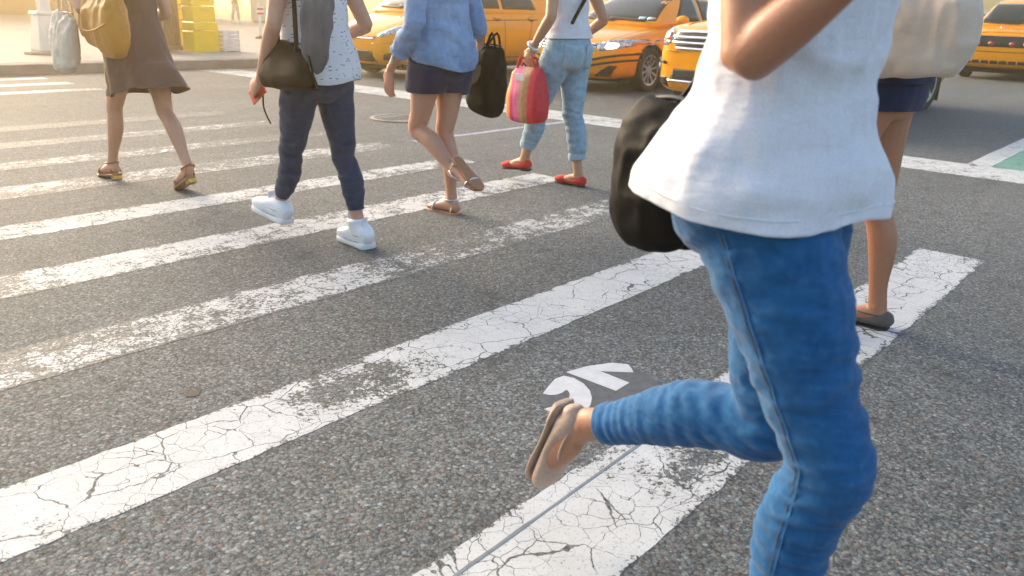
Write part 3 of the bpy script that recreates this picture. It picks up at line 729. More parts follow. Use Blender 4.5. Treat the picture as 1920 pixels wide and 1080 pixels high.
HATCH = dict(w=.885, r=.325, wheels=(.93, 3.70), spokes=10, front=front_hatch, paint='taxi_yellow_warm',
    body=[(0, .55, .36, .60, .63), (.04, .68, .28, .68, .72), (.14, .82, .22, .76, .80), (.38, .94, .20, .86, .90), (.80, 1.0, .20, .97, 1.02), (1.10, 1.0, .20, 1.03, 1.10), (2.4, 1.0, .20, 1.06, 1.10), (3.6, 1.0, .20, 1.08, 1.1), (4.2, .97, .22, 1.1, 1.12), (4.5, .9, .3, 1.08, 1.1), (4.6, .8, .45, .95, 1.0)],
    gh=[(.85, .76, 1.07, .70, 1.06), (1.05, .78, 1.08, .68, 1.18), (1.45, .78, 1.1, .62, 1.38), (1.85, .78, 1.1, .58, 1.52), (2.4, .78, 1.1, .57, 1.57), (3.2, .78, 1.1, .56, 1.56), (3.9, .77, 1.1, .56, 1.50), (4.3, .74, 1.1, .58, 1.36), (4.5, .7, 1.1, .6, 1.2)],
    ws=[(-.68, 1.12), (.68, 1.12), (.56, 1.47), (-.56, 1.47)], side_glass=[[(1.62, 1.14), (2.60, 1.14), (2.60, 1.48), (2.05, 1.48)], [(2.68, 1.14), (3.62, 1.14), (3.5, 1.47), (2.68, 1.48)]],
    doors=[((1.48, .32), (1.42, 1.05)), ((2.64, .32), (2.64, 1.08)), ((1.48, .32), (3.2, .32)), ((3.2, .32), (3.45, 1.05)), ((1.42, .93), (3.6, .97))], handles=[(2.46, .985), (3.4, .99)], mirror=(1.50, 1.15),
    wiper=[((-.6, 1.11), (.0, 1.14)), ((-.1, 1.11), (.5, 1.13))])
SUV = dict(w=.955, r=.37, wheels=(.98, 3.77), spokes=5, front=front_suv,
    body=[(0, .62, .40, .82, .86), (.035, .76, .31, .92, .96), (.13, .88, .26, .985, 1.03), (.36, .96, .24, 1.03, 1.075), (.95, 1.0, .24, 1.07, 1.12), (1.35, 1.0, .24, 1.10, 1.16), (2.4, 1.0, .24, 1.12, 1.16), (3.6, 1.0, .24, 1.14, 1.16), (4.3, .98, .27, 1.14, 1.16), (4.65, .93, .35, 1.10, 1.12), (4.76, .82, .5, 1.0, 1.03)],
    gh=[(1.10, .84, 1.15, .78, 1.14), (1.30, .85, 1.16, .75, 1.30), (1.65, .85, 1.17, .70, 1.52), (2.0, .85, 1.17, .66, 1.68), (2.5, .85, 1.17, .65, 1.73), (3.4, .85, 1.17, .64, 1.73), (4.2, .83, 1.17, .63, 1.68), (4.5, .8, 1.17, .64, 1.45), (4.65, .76, 1.15, .66, 1.2)],
    ws=[(-.74, 1.19), (.74, 1.19), (.62, 1.62), (-.62, 1.62)], side_glass=[[(1.75, 1.21), (2.6, 1.21), (2.6, 1.62), (2.12, 1.62)], [(2.68, 1.21), (3.6, 1.21), (3.6, 1.62), (2.68, 1.62)]],
    doors=[((1.5, .38), (1.45, 1.1)), ((2.64, .38), (2.64, 1.12)), ((1.5, .38), (3.2, .38)), ((3.2, .38), (3.5, 1.1))], handles=[(2.46, 1.02), (3.4, 1.02)], mirror=(1.55, 1.24),
    wiper=[((-.6, 1.18), (.05, 1.21)), ((-.05, 1.18), (.6, 1.2))])
WIDE = dict(SUV); WIDE.update(w=.93, r=.34, front=front_wide, paint='taxi_yellow_warm',
    ws=[(-.74, 1.19), (.74, 1.19), (.62, 1.62), (-.62, 1.62)])
make_car((8.60, 10.90, 0), 'yellow taxi hatchback at far left of the row, its side door showing between two walkers', HATCH)
make_car((9.95, 7.62, 0), 'yellow taxi sedan with black bumper guard strips and lit headlights', SEDAN)
suv = make_car((8.45, 4.42, 0), 'yellow taxi with broad chrome barred grille, partly hidden by the runner', SUV)
suv.rotation_euler.z = math.radians(-6)
make_car((20.4, 3.95, 0), 'yellow taxi with a wide black front band at the right edge', WIDE)
make_car((27.0, 6.9, 0), 'far yellow taxi showing only its roof and windows behind the others', HATCH)

# ------------------------------------------------------------------ far pavement furniture
z0 = .15
P0 = (5.62, 15.62)
lp = thing('lamp_post', 'cream painted lamp post with tapered square base on the far pavement', 'lamp post', (*P0, z0))
def frust(c, z0, z1, a, b_):
    V = [(c[0]+sx*a, c[1]+sy*a, z0) for sx, sy in ((-1, -1), (1, -1), (1, 1), (-1, 1))]+[(c[0]+sx*b_, c[1]+sy*b_, z1) for sx, sy in ((-1, -1), (1, -1), (1, 1), (-1, 1))]
    return V, [(0, 3, 2, 1), (4, 5, 6, 7), (0, 1, 5, 4), (1, 2, 6, 5), (2, 3, 7, 6), (3, 0, 4, 7)]
bevel(mk('footing', lathe([(0, 0), (.40, 0), (.40, .045), (.37, .06), (0, .06)], 32, (*P0, z0), 'z'), 'concrete', lp, False), .01)
bevel(mk('base', frust(P0, z0+.06, z0+.66, .235, .165), 'cream_paint', lp, False), .025, 3)
bevel(mk('collar', frust(P0, z0+.66, z0+.71, .20, .185), 'cream_paint', lp, False), .015, 3)
mk('shaft', loft([(A(*P0, z0+.70), .115, .115), (A(*P0, 3), .10, .10), (A(*P0, 7.4), .075, .075)], (1, 0, 0), 8, 3, 0), 'cream_paint', lp, False)
mk('access_panel', box(P0[0]-.07, P0[0]+.07, P0[1]-.226, P0[1]-.200, z0+.22, z0+.48), 'cream_paint', lp, False)
# slatted bin
bx0, by0 = 7.42, 15.72
bn = thing('litter_bin', 'brown slatted litter bin beside the yellow boxes', 'litter bin', (bx0+.3, by0+.3, z0))
mk('core', box(bx0+.02, bx0+.63, by0+.02, by0+.58, z0+.05, z0+1.05), 'wall_plinth', bn, False)
for k in range(11):
    bevel(mk('slat', box(bx0+.01+.058*k, bx0+.048+.058*k, by0-.012, by0+.018, z0+.12, z0+1.02), 'brown_paint', bn, False), .005)
for k in range(10):
    bevel(mk('slat', box(bx0+.632, bx0+.662, by0+.012+.057*k, by0+.05+.057*k, z0+.12, z0+1.02), 'brown_paint', bn, False), .005)
for zz in (.03, 1.03): bevel(mk('band', box(bx0-.012, bx0+.67, by0-.03, by0+.61, z0+zz, z0+zz+.085), 'brown_paint', bn, False), .008)
# yellow news box
def news(x, y, lab):
    nb = thing('newspaper_box', lab, 'newspaper box', (x, y, z0), 'yellow newspaper boxes by the kerb')
    bevel(mk('cabinet', box(x-.26, x+.26, y-.20, y+.24, z0+.03, z0+.40), 'box_yellow', nb, False), .018, 3)
    bevel(mk('plinth', box(x-.275, x+.275, y-.215, y+.25, z0, z0+.04), 'box_yellow', nb, False), .008)
    bevel(mk('hood', box(x-.255, x+.255, y-.24, y+.24, z0+.412, z0+.57), 'box_yellow', nb, False), .02, 3)
    bevel(mk('door', box(x-.24, x+.24, y-.20, y+.22, z0+.58, z0+.865), 'box_yellow', nb, False), .02, 3)
    bevel(mk('head', box(x-.25, x+.25, y-.19, y+.22, z0+.877, z0+1.15), 'box_yellow', nb, False), .02, 3)
    mk('handle', tube([(x-.10, y-.205, z0+.80), (x-.08, y-.24, z0+.80), (x+.08, y-.24, z0+.80), (x+.10, y-.205, z0+.80)], .009), 'chrome', nb)
    mk('coin_slot', box(x+.14, x+.19, y-.197, y-.185, z0+.95, z0+1.03), 'satin_silver', nb, False)
news(8.47, 15.66, 'tall yellow newspaper box standing at the far kerb')
news(8.62, 16.9, 'second yellow newspaper box half hidden behind the first one')
# white slotted crate
cx, cy = 8.98, 15.56
cr = thing('plastic_crate', 'white slotted plastic crate beside the yellow newspaper box', 'crate', (cx, cy, z0))
for k in range(5):
    zz = z0+.02+.082*k
    for (a, b_, c_, d) in ((cx-.17, cx+.17, cy-.16, cy-.145), (cx-.17, cx+.17, cy+.145, cy+.16), (cx-.17, cx-.155, cy-.143, cy+.143), (cx+.155, cx+.17, cy-.143, cy+.143)):
        bevel(mk('slat', box(a, b_, c_, d, zz, zz+.066), 'crate_white', cr, False), .004)
for sx in (-1, 1):
    for sy in (-1, 1): mk('corner_post', box(cx+sx*.165-.013, cx+sx*.165+.013, cy+sy*.155-.013, cy+sy*.155+.013, z0, z0+.42), 'crate_white', cr, False)
mk('floor', box(cx-.153, cx+.153, cy-.143, cy+.143, z0+.01, z0+.03), 'crate_white', cr, False)
# orange post with a footing
op = thing('marker_post', 'thin orange marker post far across the pavement', 'post', (11.6, 29.9, z0))
mk('pole', tube([(11.6, 29.9, z0), (11.6, 29.9, z0+2.4)], .045, 10, 1), 'orange_paint', op); mk('foot', lathe([(0, 0), (.2, 0), (.16, .07), (0, .07)], 20, (11.6, 29.9, z0), 'z'), 'black_rubber', op)
# shrub in a planter
pl = thing('planter_shrub', 'green shrub in a concrete planter far behind the lamp post', 'planter', (13.0, 32.0, z0))
bevel(mk('planter', frust((13.0, 32.0), z0, z0+.55, .45, .55), 'concrete', pl, False), .03)
V, F = [], []
for k in range(1400):
    d = rng.normal(size=3); d /= np.linalg.norm(d); q = A(13.0, 32.0, z0+1.15)+d*A(.75, .75, .7)*rng.uniform(.35, 1)**.5
    u = nrm(rng.normal(size=3)); v_ = nrm(np.cross(u, rng.normal(size=3))); s_ = rng.uniform(.04, .08)
    i = len(V); V += [q-u*s_*1.4, q+v_*s_*.6, q+u*s_*1.4, q-v_*s_*.6]; F.append((i, i+1, i+2, i+3))
mk('foliage', (V, F), 'leaf_green', pl, False)
mk('stem', tube([(13, 32, z0+.5), (13.02, 32.0, z0+1.2)], .03), 'brown_paint', pl)
# pale utility cabinet
ca = thing('utility_cabinet', 'pale utility cabinet far across the pavement behind the crate', 'cabinet', (24.0, 37.4, z0))
bevel(mk('cabinet', box(23.2, 24.9, 37, 37.8, z0+.1, z0+1.7), 'pale_cabinet', ca, False), .03)
bevel(mk('door', box(23.28, 24.0, 36.97, 36.998, z0+.2, z0+1.6), 'pale_cabinet', ca, False), .01); bevel(mk('door', box(24.06, 24.8, 36.97, 36.998, z0+.2, z0+1.6), 'pale_cabinet', ca, False), .01)
mk('base', box(23.25, 24.85, 37.05, 37.75, z0, z0+.1), 'kerb_stone', ca, False)

# ------------------------------------------------------------------ people
class Body:
    """a posed figure: joints in world metres; F forward, L the figure's left"""
    def __init__(s, hipz, F, lean=.03, tw=0., size=1.0, **J):
        s.F = nrm(F); s.L = np.cross(A(0, 0, 1), s.F); s.J = {k: A(*v) for k, v in J.items()}; s.k = size
        s.C = (s.J['hipL']+s.J['hipR'])/2; s.U = nrm(A(0, 0, 1)+s.F*lean); s.tw = tw
        s.Lc = nrm(s.L+s.F*tw)                     # shoulders may turn against the hips
    def up(s, h, f=0., l=0.): return s.C+s.U*h*s.k+s.F*f*s.k+s.L*l*s.k
    def leg(s, sd, m=0., upto=1.0, flare=0., top=.0):
        H, K, An = s.J['hip'+sd], s.J['knee'+sd], s.J['ank'+sd]; k = s.k
        t1 = nrm(K-H); t2 = nrm(An-K); fw1 = np.cross(t1, s.L); fw2 = np.cross(t2, s.L); lh = np.linalg.norm(K-H); ls = np.linalg.norm(An-K)
        fw = nrm(fw1+fw2)
        st = [(H+A(0, 0, top), .088, .095), (H+(K-H)*.18+fw1*.006, .085, .092), (H+(K-H)*.45+fw1*.010, .074, .080), (H+(K-H)*.75+fw1*.005, .058, .063), (K+fw*.012, .050, .055),
              (K+(An-K)*.16-fw2*.002, .047, .052), (K+(An-K)*.34-fw2*.014, .049, .054), (K+(An-K)*.55-fw2*.010, .043, .046), (K+(An-K)*.78-fw2*.002, .033, .035), (An, .030, .034)]
        out = []
        for i, (p, a, b_) in enumerate(st):
            q = i/(len(st)-1)
            out.append((p, a*k+m+flare*q, b_*k+m+flare*q))
        if upto < 1.0:
            Q = crom(np.array([[*p, a, b_] for p, a, b_ in out]), 6); n = max(3, int(len(Q)*upto)); Q = Q[:n:3] if n > 9 else Q[:n]
            out = [(q[:3], q[3], q[4]) for q in Q]
        return out
    def foot(s, sd, m=0., hs=1.0, t0=0., t1=1., lift=0.):
        h, t = s.J['heel'+sd], s.J['toe'+sd]; d = nrm(t-h); Ln = np.linalg.norm(t-h); u = np.cross(d, s.L)
        base = [(.03, .026, .028), (.12, .031, .036), (.28, .032, .040), (.5, .036, .033), (.70, .043, .024), (.86, .042, .018), (.98, .030, .013)]
        return [(h+d*Ln*(q if m == 0 else q+(q-.5)*2*m/Ln)+u*(ry*hs+m*.3+lift), rx+m, ry*hs+m) for q, rx, ry in base if t0 <= q <= t1]
    def torso(s, m=0., lo=-.07, hi=.62, mw=0.):
        st = [(-.075, .09, .085, 0), (-.03, .155, .112, -.012), (.03, .168, .118, -.014), (.09, .158, .108, -.010), (.16, .136, .094, -.002), (.23, .124, .087, .004), (.31, .132, .094, .008), (.40, .146, .106, .014), (.47, .152, .100, .006), (.52, .146, .086, -.004), (.555, .105, .068, -.01), (.58, .062, .055, -.008), (.62, .050, .052, -.002), (.66, .049, .054, .006)]
        out = []
        for h, a, b_, f in st:
            if lo-1e-6 <= h <= hi+1e-6:
                w_ = max(0, 1-abs(h-.2)/.2)*mw
                out.append((s.up(h, f), a*s.k+m+w_, b_*s.k+m+w_))
        return out
    def sh(s, sd): return s.up(.505, -.005)+s.Lc*(.158 if sd == 'L' else -.158)*s.k
    def arm(s, sd, m=0., upto=1.0, bag=0.):
        S_, E_, W_ = s.sh(sd), s.J['elb'+sd], s.J['wri'+sd]; k = s.k
        inn = s.Lc*(-1 if sd == 'L' else 1)
        st = [(S_+inn*.045*k+A(0, 0, .012), .050, .050), (S_, .049, .053), (S_+(E_-S_)*.3, .043, .047), (S_+(E_-S_)*.7, .037, .040), (E_, .034, .036), (E_+(W_-E_)*.25, .035, .037), (E_+(W_-E_)*.6, .029, .031), (W_, .021, .026)]
        if upto < 1.0: st = st[:max(2, int(round(len(st)*upto)))]
        return [(p, a*k+m+bag*min(1, i/3), b_*k+m+bag*min(1, i/3)) for i, (p, a, b_) in enumerate(st)]
    def hand(s, sd, hd, pn, curl=.5, spread=.0):
        W_ = s.J['wri'+sd]; hd = nrm(hd); pn = nrm(A(*pn)-hd*np.dot(A(*pn), hd)); sv = np.cross(pn, hd); k = s.k
        parts = [loft([(W_-hd*.02, .022, .019), (W_+hd*.025*k, .029, .018), (W_+hd*.06*k, .038, .017), (W_+hd*.092*k, .037, .013)], sv, 14, 3)]
        tsg = s.thumb if hasattr(s, 'thumb') else 1
        for off, ln in ((-.030, .058), (-.0105, .072), (.0095, .076), (.0295, .068)):
            off *= -tsg if False else 1
            p = W_+hd*.088*k+sv*off*k; d = nrm(hd+sv*off*spread*20); pts = [p-d*.02, p]; a = 0
            for seg, cc in ((.45, .5), (.32, .9), (.23, .8)):
                a += curl*cc; p = p+(d*math.cos(a)+pn*math.sin(a))*ln*seg*k*1.05; pts.append(p)
            parts.append(tube(pts, [.0095, .0092, .0085, .0078, .0065], 8, 3, .9))
        b_ = W_+hd*.028*k+sv*.026*k*tsg; d1 = nrm(hd*.75+sv*.6*tsg+pn*.35)
        parts.append(tube([b_-d1*.012, b_+d1*.02, b_+d1*.045+pn*.004, b_+d1*.052+hd*.022+pn*.010*(1+curl)], [.014, .0135, .0105, .008], 8, 3, .9))
        return parts
    def head(s):
        c = s.up(.765, .022); F, U, L = s.F, s.U, s.L; k = s.k
        p = [loft([(c-U*.115*k+F*.045*k, .030, .030), (c-U*.085*k+F*.03*k, .052, .062), (c-U*.04*k+F*.012*k, .066, .082), (c+U*.02*k, .073, .092), (c+U*.07*k-F*.004, .066, .082), (c+U*.10*k-F*.006, .042, .055)], L, 18, 4)]
        p.append(tube([c+F*.075*k+U*.015*k, c+F*.094*k-U*.012*k, c+F*.106*k-U*.032*k, c+F*.085*k-U*.040*k], [.008, .010, .013, .010], 8, 3))
        p.append(loft([(c+F*.078*k-U*.068*k-L*.022, .006, .006), (c+F*.088*k-U*.066*k, .009, .009), (c+F*.078*k-U*.068*k+L*.022, .006, .006)], U, 8, 3))
        for sg in (1, -1):
            e = c+L*sg*.074*k-U*.005*k-F*.008; p.append(loft([(e-U*.028, .006, .010), (e, .009, .018), (e+U*.028, .007, .014)], L, 10, 3))
        return p, c

def person(label, body, skinmat, hands=None, voxel=.006, toes=(), hair='tied', group='people crossing at the crosswalk'):
    J = body.J; base = (float(body.C[0]), float(body.C[1]), 0)
    root = thing('person', label, 'person', base, group)
    parts = [loft(body.torso(), body.L, 22, 4)]
    for sd in 'LR':
        parts.append(loft(body.leg(sd), body.L, 18, 4)); parts.append(loft(body.foot(sd), body.L, 16, 3))
        h = J['heel'+sd]; t_ = J['toe'+sd]; d = nrm(t_-h); u = np.cross(d, body.L); Ln = np.linalg.norm(t_-h)
        parts.append(loft([(J['ank'+sd]+nrm(J['knee'+sd]-J['ank'+sd])*.03, .031, .035), (J['ank'+sd], .031, .036), (h+d*Ln*.20+u*.035, .031, .040)], body.L, 14, 3))
        kf = nrm(np.cross(nrm(J['knee'+sd]-J['hip'+sd])+nrm(J['ank'+sd]-J['knee'+sd]), body.L)); kc = J['knee'+sd]+kf*.036
        parts.append(loft([(kc-A(0, 0, .024), .014, .012), (kc, .027, .024), (kc+A(0, 0, .026), .016, .014)], body.L, 12, 3))
        for sg in (1, -1): parts.append(loft([(J['ank'+sd]+body.L*sg*.020, .010, .012), (J['ank'+sd]+body.L*sg*.031, .007, .009)], body.F, 10, 2))
        if sd in toes:
            for off, ln, r in ((.028, .036, .011), (.011, .034, .0085), (-.004, .030, .008), (-.018, .025, .0075), (-.030, .020, .007)):
                o_ = -off if sd == 'L' else off
                b_ = h+d*(Ln*.86)+body.L*o_+u*.010; parts.append(tube([b_, b_+d*ln*.6+u*.003, b_+d*ln-u*.002], [r, r*1.05, r*.8], 8, 2, .9))
        am = body.arm(sd); cx_ = nrm(np.cross(body.F, nrm(am[4][0]-am[1][0]))) if False else body.F
        parts.append(loft(am[:5], body.F, 16, 4)); parts.append(loft(am[4:], body.F if abs(np.dot(nrm(am[7][0]-am[4][0]), body.F)) < .8 else body.L, 16, 4))
        hd, pn, curl = (hands or {}).get(sd, (J['wri'+sd]-J['elb'+sd], body.L*(-1 if sd == 'L' else 1), .5))
        body.thumb = 1
        sv = np.cross(nrm(A(*pn)-nrm(hd)*np.dot(A(*pn), nrm(hd))), nrm(hd))
        body.thumb = 1 if np.dot(sv, body.F) > 0 else -1
        parts += body.hand(sd, hd, pn, curl)
    hp, hc = body.head(); parts += hp
    me = union(parts, voxel, 4)
    bo = link('body', me, skinmat, root)
    F, U, L = body.F, body.U, body.L
    hr = [loft([(hc+U*.118-F*.01, .035, .045), (hc+U*.085-F*.016, .072, .088), (hc+U*.03-F*.028, .084, .088), (hc-U*.04-F*.042, .080, .068), (hc-U*.10-F*.05, .060, .045)], L, 18, 4)]
    if hair == 'long': hr.append(loft([(hc-U*.05-F*.055, .085, .05), (hc-U*.16-F*.07, .09, .04), (hc-U*.30-F*.075, .07, .03)], L, 16, 4))
    else: hr.append(loft([(hc+U*.04-F*.10, .03, .03), (hc-U*.0-F*.14, .035, .035), (hc-U*.12-F*.14, .028, .028), (hc-U*.22-F*.12, .012, .012)], L, 12, 4))
    hm = wrinkle(union(hr, .008, 3), [(.004, (60, 60, 12))]); link('hair', hm, 'brown_hair', root)
    for sg in (1, -1): mk('eye', loft([(hc+F*.076+L*sg*.032+U*.005-L*.008, .004, .004), (hc+F*.082+L*sg*.032+U*.005, .011, .009), (hc+F*.076+L*sg*.032+U*.005+L*.008, .004, .004)], U, 10, 3), 'eye_white', root)
    return root

def flat_shoe(body, sd, root, material, sole='dark_sole', name='shoe'):
    h, t_ = body.J['heel'+sd], body.J['toe'+sd]; d = nrm(t_-h); Ln = np.linalg.norm(t_-h); u = np.cross(d, body.L)
    st = [(-.02, .026, .022), (.05, .034, .034), (.16, .038, .030), (.34, .037, .020), (.52, .041, .018), (.68, .048, .026), (.84, .047, .025), (.97, .034, .019), (1.03, .016, .012)]
    me = union([loft([(h+d*Ln*q+u*(b_*.9+.004), a, b_) for q, a, b_ in st], body.L, 18, 4)], .004, 3)
    s = link(name, me, material, root)
    mk('sole', loft([(h+d*Ln*q-u*.001, a*1.01, .004) for q, a, b_ in st], body.L, 18, 3, .3, 4), sole, s)
    mk('heel', loft([(h+d*Ln*.0-u*.004, .026, .010), (h+d*Ln*.22-u*.004, .030, .010)], body.L, 12, 2, .3, 4), sole, s)
    mk('piping', ringtube(h+d*Ln*.30+u*.052, d, body.L, Ln*.30, .034, .0028), material, s)
    return s
def sneaker(body, sd, root):
    h, t_ = body.J['heel'+sd], body.J['toe'+sd]; d = nrm(t_-h); Ln = np.linalg.norm(t_-h); u = np.cross(d, body.L); An = body.J['ank'+sd]
    st = [(-.05, .034, .040), (.06, .042, .050), (.22, .043, .055), (.42, .044, .047), (.60, .049, .037), (.80, .050, .032), (.96, .042, .027), (1.05, .024, .020)]
    up = [loft([(h+d*Ln*q+u*(b_+.010), a, b_) for q, a, b_ in st], body.L, 24, 4, .6, 3.0),
          loft([(h+d*Ln*.16+u*.06, .046, .058), (An+u*.0+d*.006, .046, .054), (An+nrm(body.J['knee'+sd]-An)*.022+d*.006, .048, .056)], body.L, 18, 3, .3)]
    s = link('sneaker', union(up, .004, 3), 'white_leather', root)
    mk('sole', loft([(h+d*Ln*q+u*.013, a+.005, .017) for q, a, b_ in [(-.07, .036, 0), (.06, .041, 0), (.30, .041, 0), (.50, .044, 0), (.68, .049, 0), (.85, .049, 0), (.97, .038, 0), (1.03, .024, 0)]], body.L, 22, 4, .3, 4), 'white_rubber', s)
    for k in range(5):
        q = .34+.075*k; b_ = .105-.011*k
        c = h+d*Ln*q+u*b_
        mk('lace', tube([c-body.L*.030-u*.008, c+d*.006, c+body.L*.030-u*.008+d*.008], .0048, 6, 3), 'lace_grey', s)
    mk('tongue', loft([(h+d*Ln*.46+u*.085, .024, .008), (An+d*.052+u*.03, .028, .008), (An+d*.060+u*.062, .026, .007)], body.L, 12, 3), 'white_leather', s)
    mk('heel_tab', loft([(h-d*.010+u*.06, .014, .008), (An-d*.052+u*.02, .016, .006), (An-d*.064+u*.05, .014, .005)], body.L, 10, 3), 'white_leather', s)
    mk('side_panel', ringtube(h+d*Ln*.22+u*.062, d, body.L, .066, .0455, .003), 'lace_grey', s)
    mk('foxing', ringtube(h+d*Ln*.48+u*.031, d, body.L, Ln*.55, .050, .0032, 40, 6), 'lace_grey', s)
    return s
def sandal(body, sd, root, material, block=0., strap='tan_leather'):
    h, t_ = body.J['heel'+sd], body.J['toe'+sd]; d = nrm(t_-h); Ln = np.linalg.norm(t_-h); u = np.cross(d, body.L); An = body.J['ank'+sd]
    st = [(-.03, .026), (.06, .034), (.28, .034), (.5, .038), (.7, .046), (.88, .046), (1.02, .036), (1.08, .018)]
    s = mk('sandal', loft([(h+d*Ln*q-u*.006, a, .008) for q, a in st], body.L, 18, 3, .3, 4), material, root)
    if block:
        V = [(h-d*.006+body.L*.026*a+d*b_*.055-u*c_*block) for c_ in (0, 1) for a, b_ in ((-1, 0), (1, 0), (1, 1), (-1, 1))]
        bevel(mk('heel', (V, [(0, 3, 2, 1), (4, 5, 6, 7), (0, 1, 5, 4), (1, 2, 6, 5), (2, 3, 7, 6), (3, 0, 4, 7)]), 'gold_heel', s, False), .004)
    mk('ankle_strap', ringtube(An-u*.006+d*.006, d, body.L, .045, .038, .006, 26, 6), strap, s)
    for q, w_, hgt in ((.74, .046, .036),):
        mk('toe_strap', ringtube(h+d*Ln*q+u*.016, u, body.L, hgt*.9, w_, .007, 24, 6), strap, s)
    mk('instep_strap', tube([h+d*Ln*.70+u*.045, h+d*Ln*.48+u*.066, An+d*.045], .0055, 6, 4), strap, s)
    mk('heel_strap', tube([h+d*Ln*.12+body.L*.034+u*.01, An-d*.036+u*.004, h+d*Ln*.12-body.L*.034+u*.01], .006, 6, 4), strap, s)
    return s

def trousers(body, root, material, cuff=.93, m=.012, flare=.0, voxel=.006, terms=(), bands=(), name='jeans', seed=0., waist=.13, pm=.012, short=False):
    st = body.torso(pm, -.075, waist)
    parts = [loft(st, body.L, 24, 4, .3)]
    for sd in 'LR': parts.append(loft(body.leg(sd, m, cuff, flare, .01), body.L, 22, 4, .12))
    me = union(parts, voxel, 5); wrinkle(me, terms, bands, seed)
    for sd in 'LR':
        e = body.leg(sd, m, cuff, flare, .01); p_, q_ = e[-1][0], e[-2][0]; d_ = nrm(p_-q_)
        cut(me, p_-d_*.004, d_ if not short else A(0, 0, -1), (p_, .16 if short else .10))
    o = link(name, me, material, root); sm = o.modifiers.new('cloth', 'SOLIDIFY'); sm.thickness = .004; sm.offset = -1
    return o, me
def legfolds(body, sd, ak=.006, aa=.004):
    H, K, An = body.J['hip'+sd], body.J['knee'+sd], body.J['ank'+sd]; t1, t2 = nrm(K-H), nrm(An-K)
    bk = -np.cross(nrm(t1+t2), body.L)
    return [(K+bk*.05, t1+t2, .12, 95, ak), (K-nrm(t1)*.12, t1*.8+body.L*.5, .14, 62, ak*.7), (K+t2*.17, t2*.9+body.L*.3, .13, 75, aa), (An-t2*.07, t2, .11, 130, aa), (H+t1*.08, t1*.7+body.L*(.8 if sd == 'L' else -.8), .12, 70, ak*.8)]
def top(body, root, material, lo=.0, m=.022, mw=.012, sleeve=.42, bag=.012, voxel=.006, terms=(), bands=(), name='shirt', seed=0., hang=None, flare=.0):
    st = body.torso(m, max(lo, -.03), .555, mw)
    st = [(p, a+flare*max(0, 1-i/4), b_+flare*max(0, 1-i/4)) for i, (p, a, b_) in enumerate(st)]
    parts = [loft(st, body.Lc, 26, 4, .15)]
    for sd in 'LR':
        parts.append(loft(body.arm(sd, .010, sleeve, bag), body.F, 20, 4, .15))
    me = union(parts, voxel, 5)
    wrinkle(me, terms, bands, seed)
    zc = st[0][0]+body.U*.012
    cut(me, zc, -body.U)
    if hang is not None: hem(me, hang)
    o = link(name, me, material, root); sm = o.modifiers.new('cloth', 'SOLIDIFY'); sm.thickness = .003; sm.offset = -1
    bvt = bvh_of(me); pts = []
    for k in range(73):
        a = 2*math.pi*k/72; dr_ = A(math.cos(a), math.sin(a), 0); best = None
        lowz = min((v.co.z for v in me.vertices if abs(math.atan2(math.sin(math.atan2(v.co.y-zc[1], v.co.x-zc[0])-a), math.cos(math.atan2(v.co.y-zc[1], v.co.x-zc[0])-a))) < .09 and v.co.z < zc[2]+.12), default=None) if k % 6 == 0 or k == 72 else None
        if lowz is None: continue
        hit = bvt.ray_cast(Vector((*(zc[:2]+dr_[:2]*.6), lowz+.020)), Vector(-dr_))
        if hit[0] is not None: pts.append(np.array(hit[0])+dr_*.0002)
    if len(pts) > 8: mk('hem_seam', tube(pts, .0016, 6, 6), material, o)
    return o, me
def lay(name, bvh, centre, u, v, w, h, d, material, parent, off=.003, cut=0.):
    """a small flat piece (pocket, label) laid on cloth"""
    u, v, d = nrm(u), nrm(v), nrm(d); n = 8; V, F = [], []
    for j in range(n+1):
        for i in range(n+1):
            a, b_ = i/n*2-1, j/n*2-1
            bb = b_-(cut*(1-abs(a)) if b_ < -.9 else 0)
            o = A(*centre)+u*a*w/2+v*bb*h/2-d*.3; hit = bvh.ray_cast(Vector(o), Vector(d))
            p = A(*hit[0]) if hit[0] is not None else o+d*.3
            V.append(p-d*off)
    for j in range(n):
        for i in range(n): F.append((j*(n+1)+i, j*(n+1)+i+1, (j+1)*(n+1)+i+1, (j+1)*(n+1)+i))
    o = mk(name, (V, F), material, parent); md = o.modifiers.new('t', 'SOLIDIFY'); md.thickness = .003; md.offset = 0
    return o
def bagbody(pts, lat, material, root, name='bag_body', voxel=.007, terms=((.006, (9, 9, 9)),), sq=2.6, seed=1.):
    me = union([loft(pts, lat, 26, 5, .35, sq)], voxel, 3); wrinkle(me, terms, (), seed)
    if name == 'bag_body' and material != 'striped_canvas':
        ln = nrm(lat)
        edge = [p+ln*a*.985 for p, a, _ in pts[::-1]]+[p-ln*a*.985 for p, a, _ in pts]
        mk('piping', tube(edge, .0045, 6, 5), material, root)
        tp = pts[-1]; z_ = A(0, 0, tp[2]*.35+.004); mk('zip', tube([tp[0]-ln*tp[1]*.9+z_, tp[0]+z_*1.6, tp[0]+ln*tp[1]*.9+z_], .005, 6, 4), 'iron_rim' if material != 'black_leather' else 'black_plastic', root)
    return link(name, me, material, root)

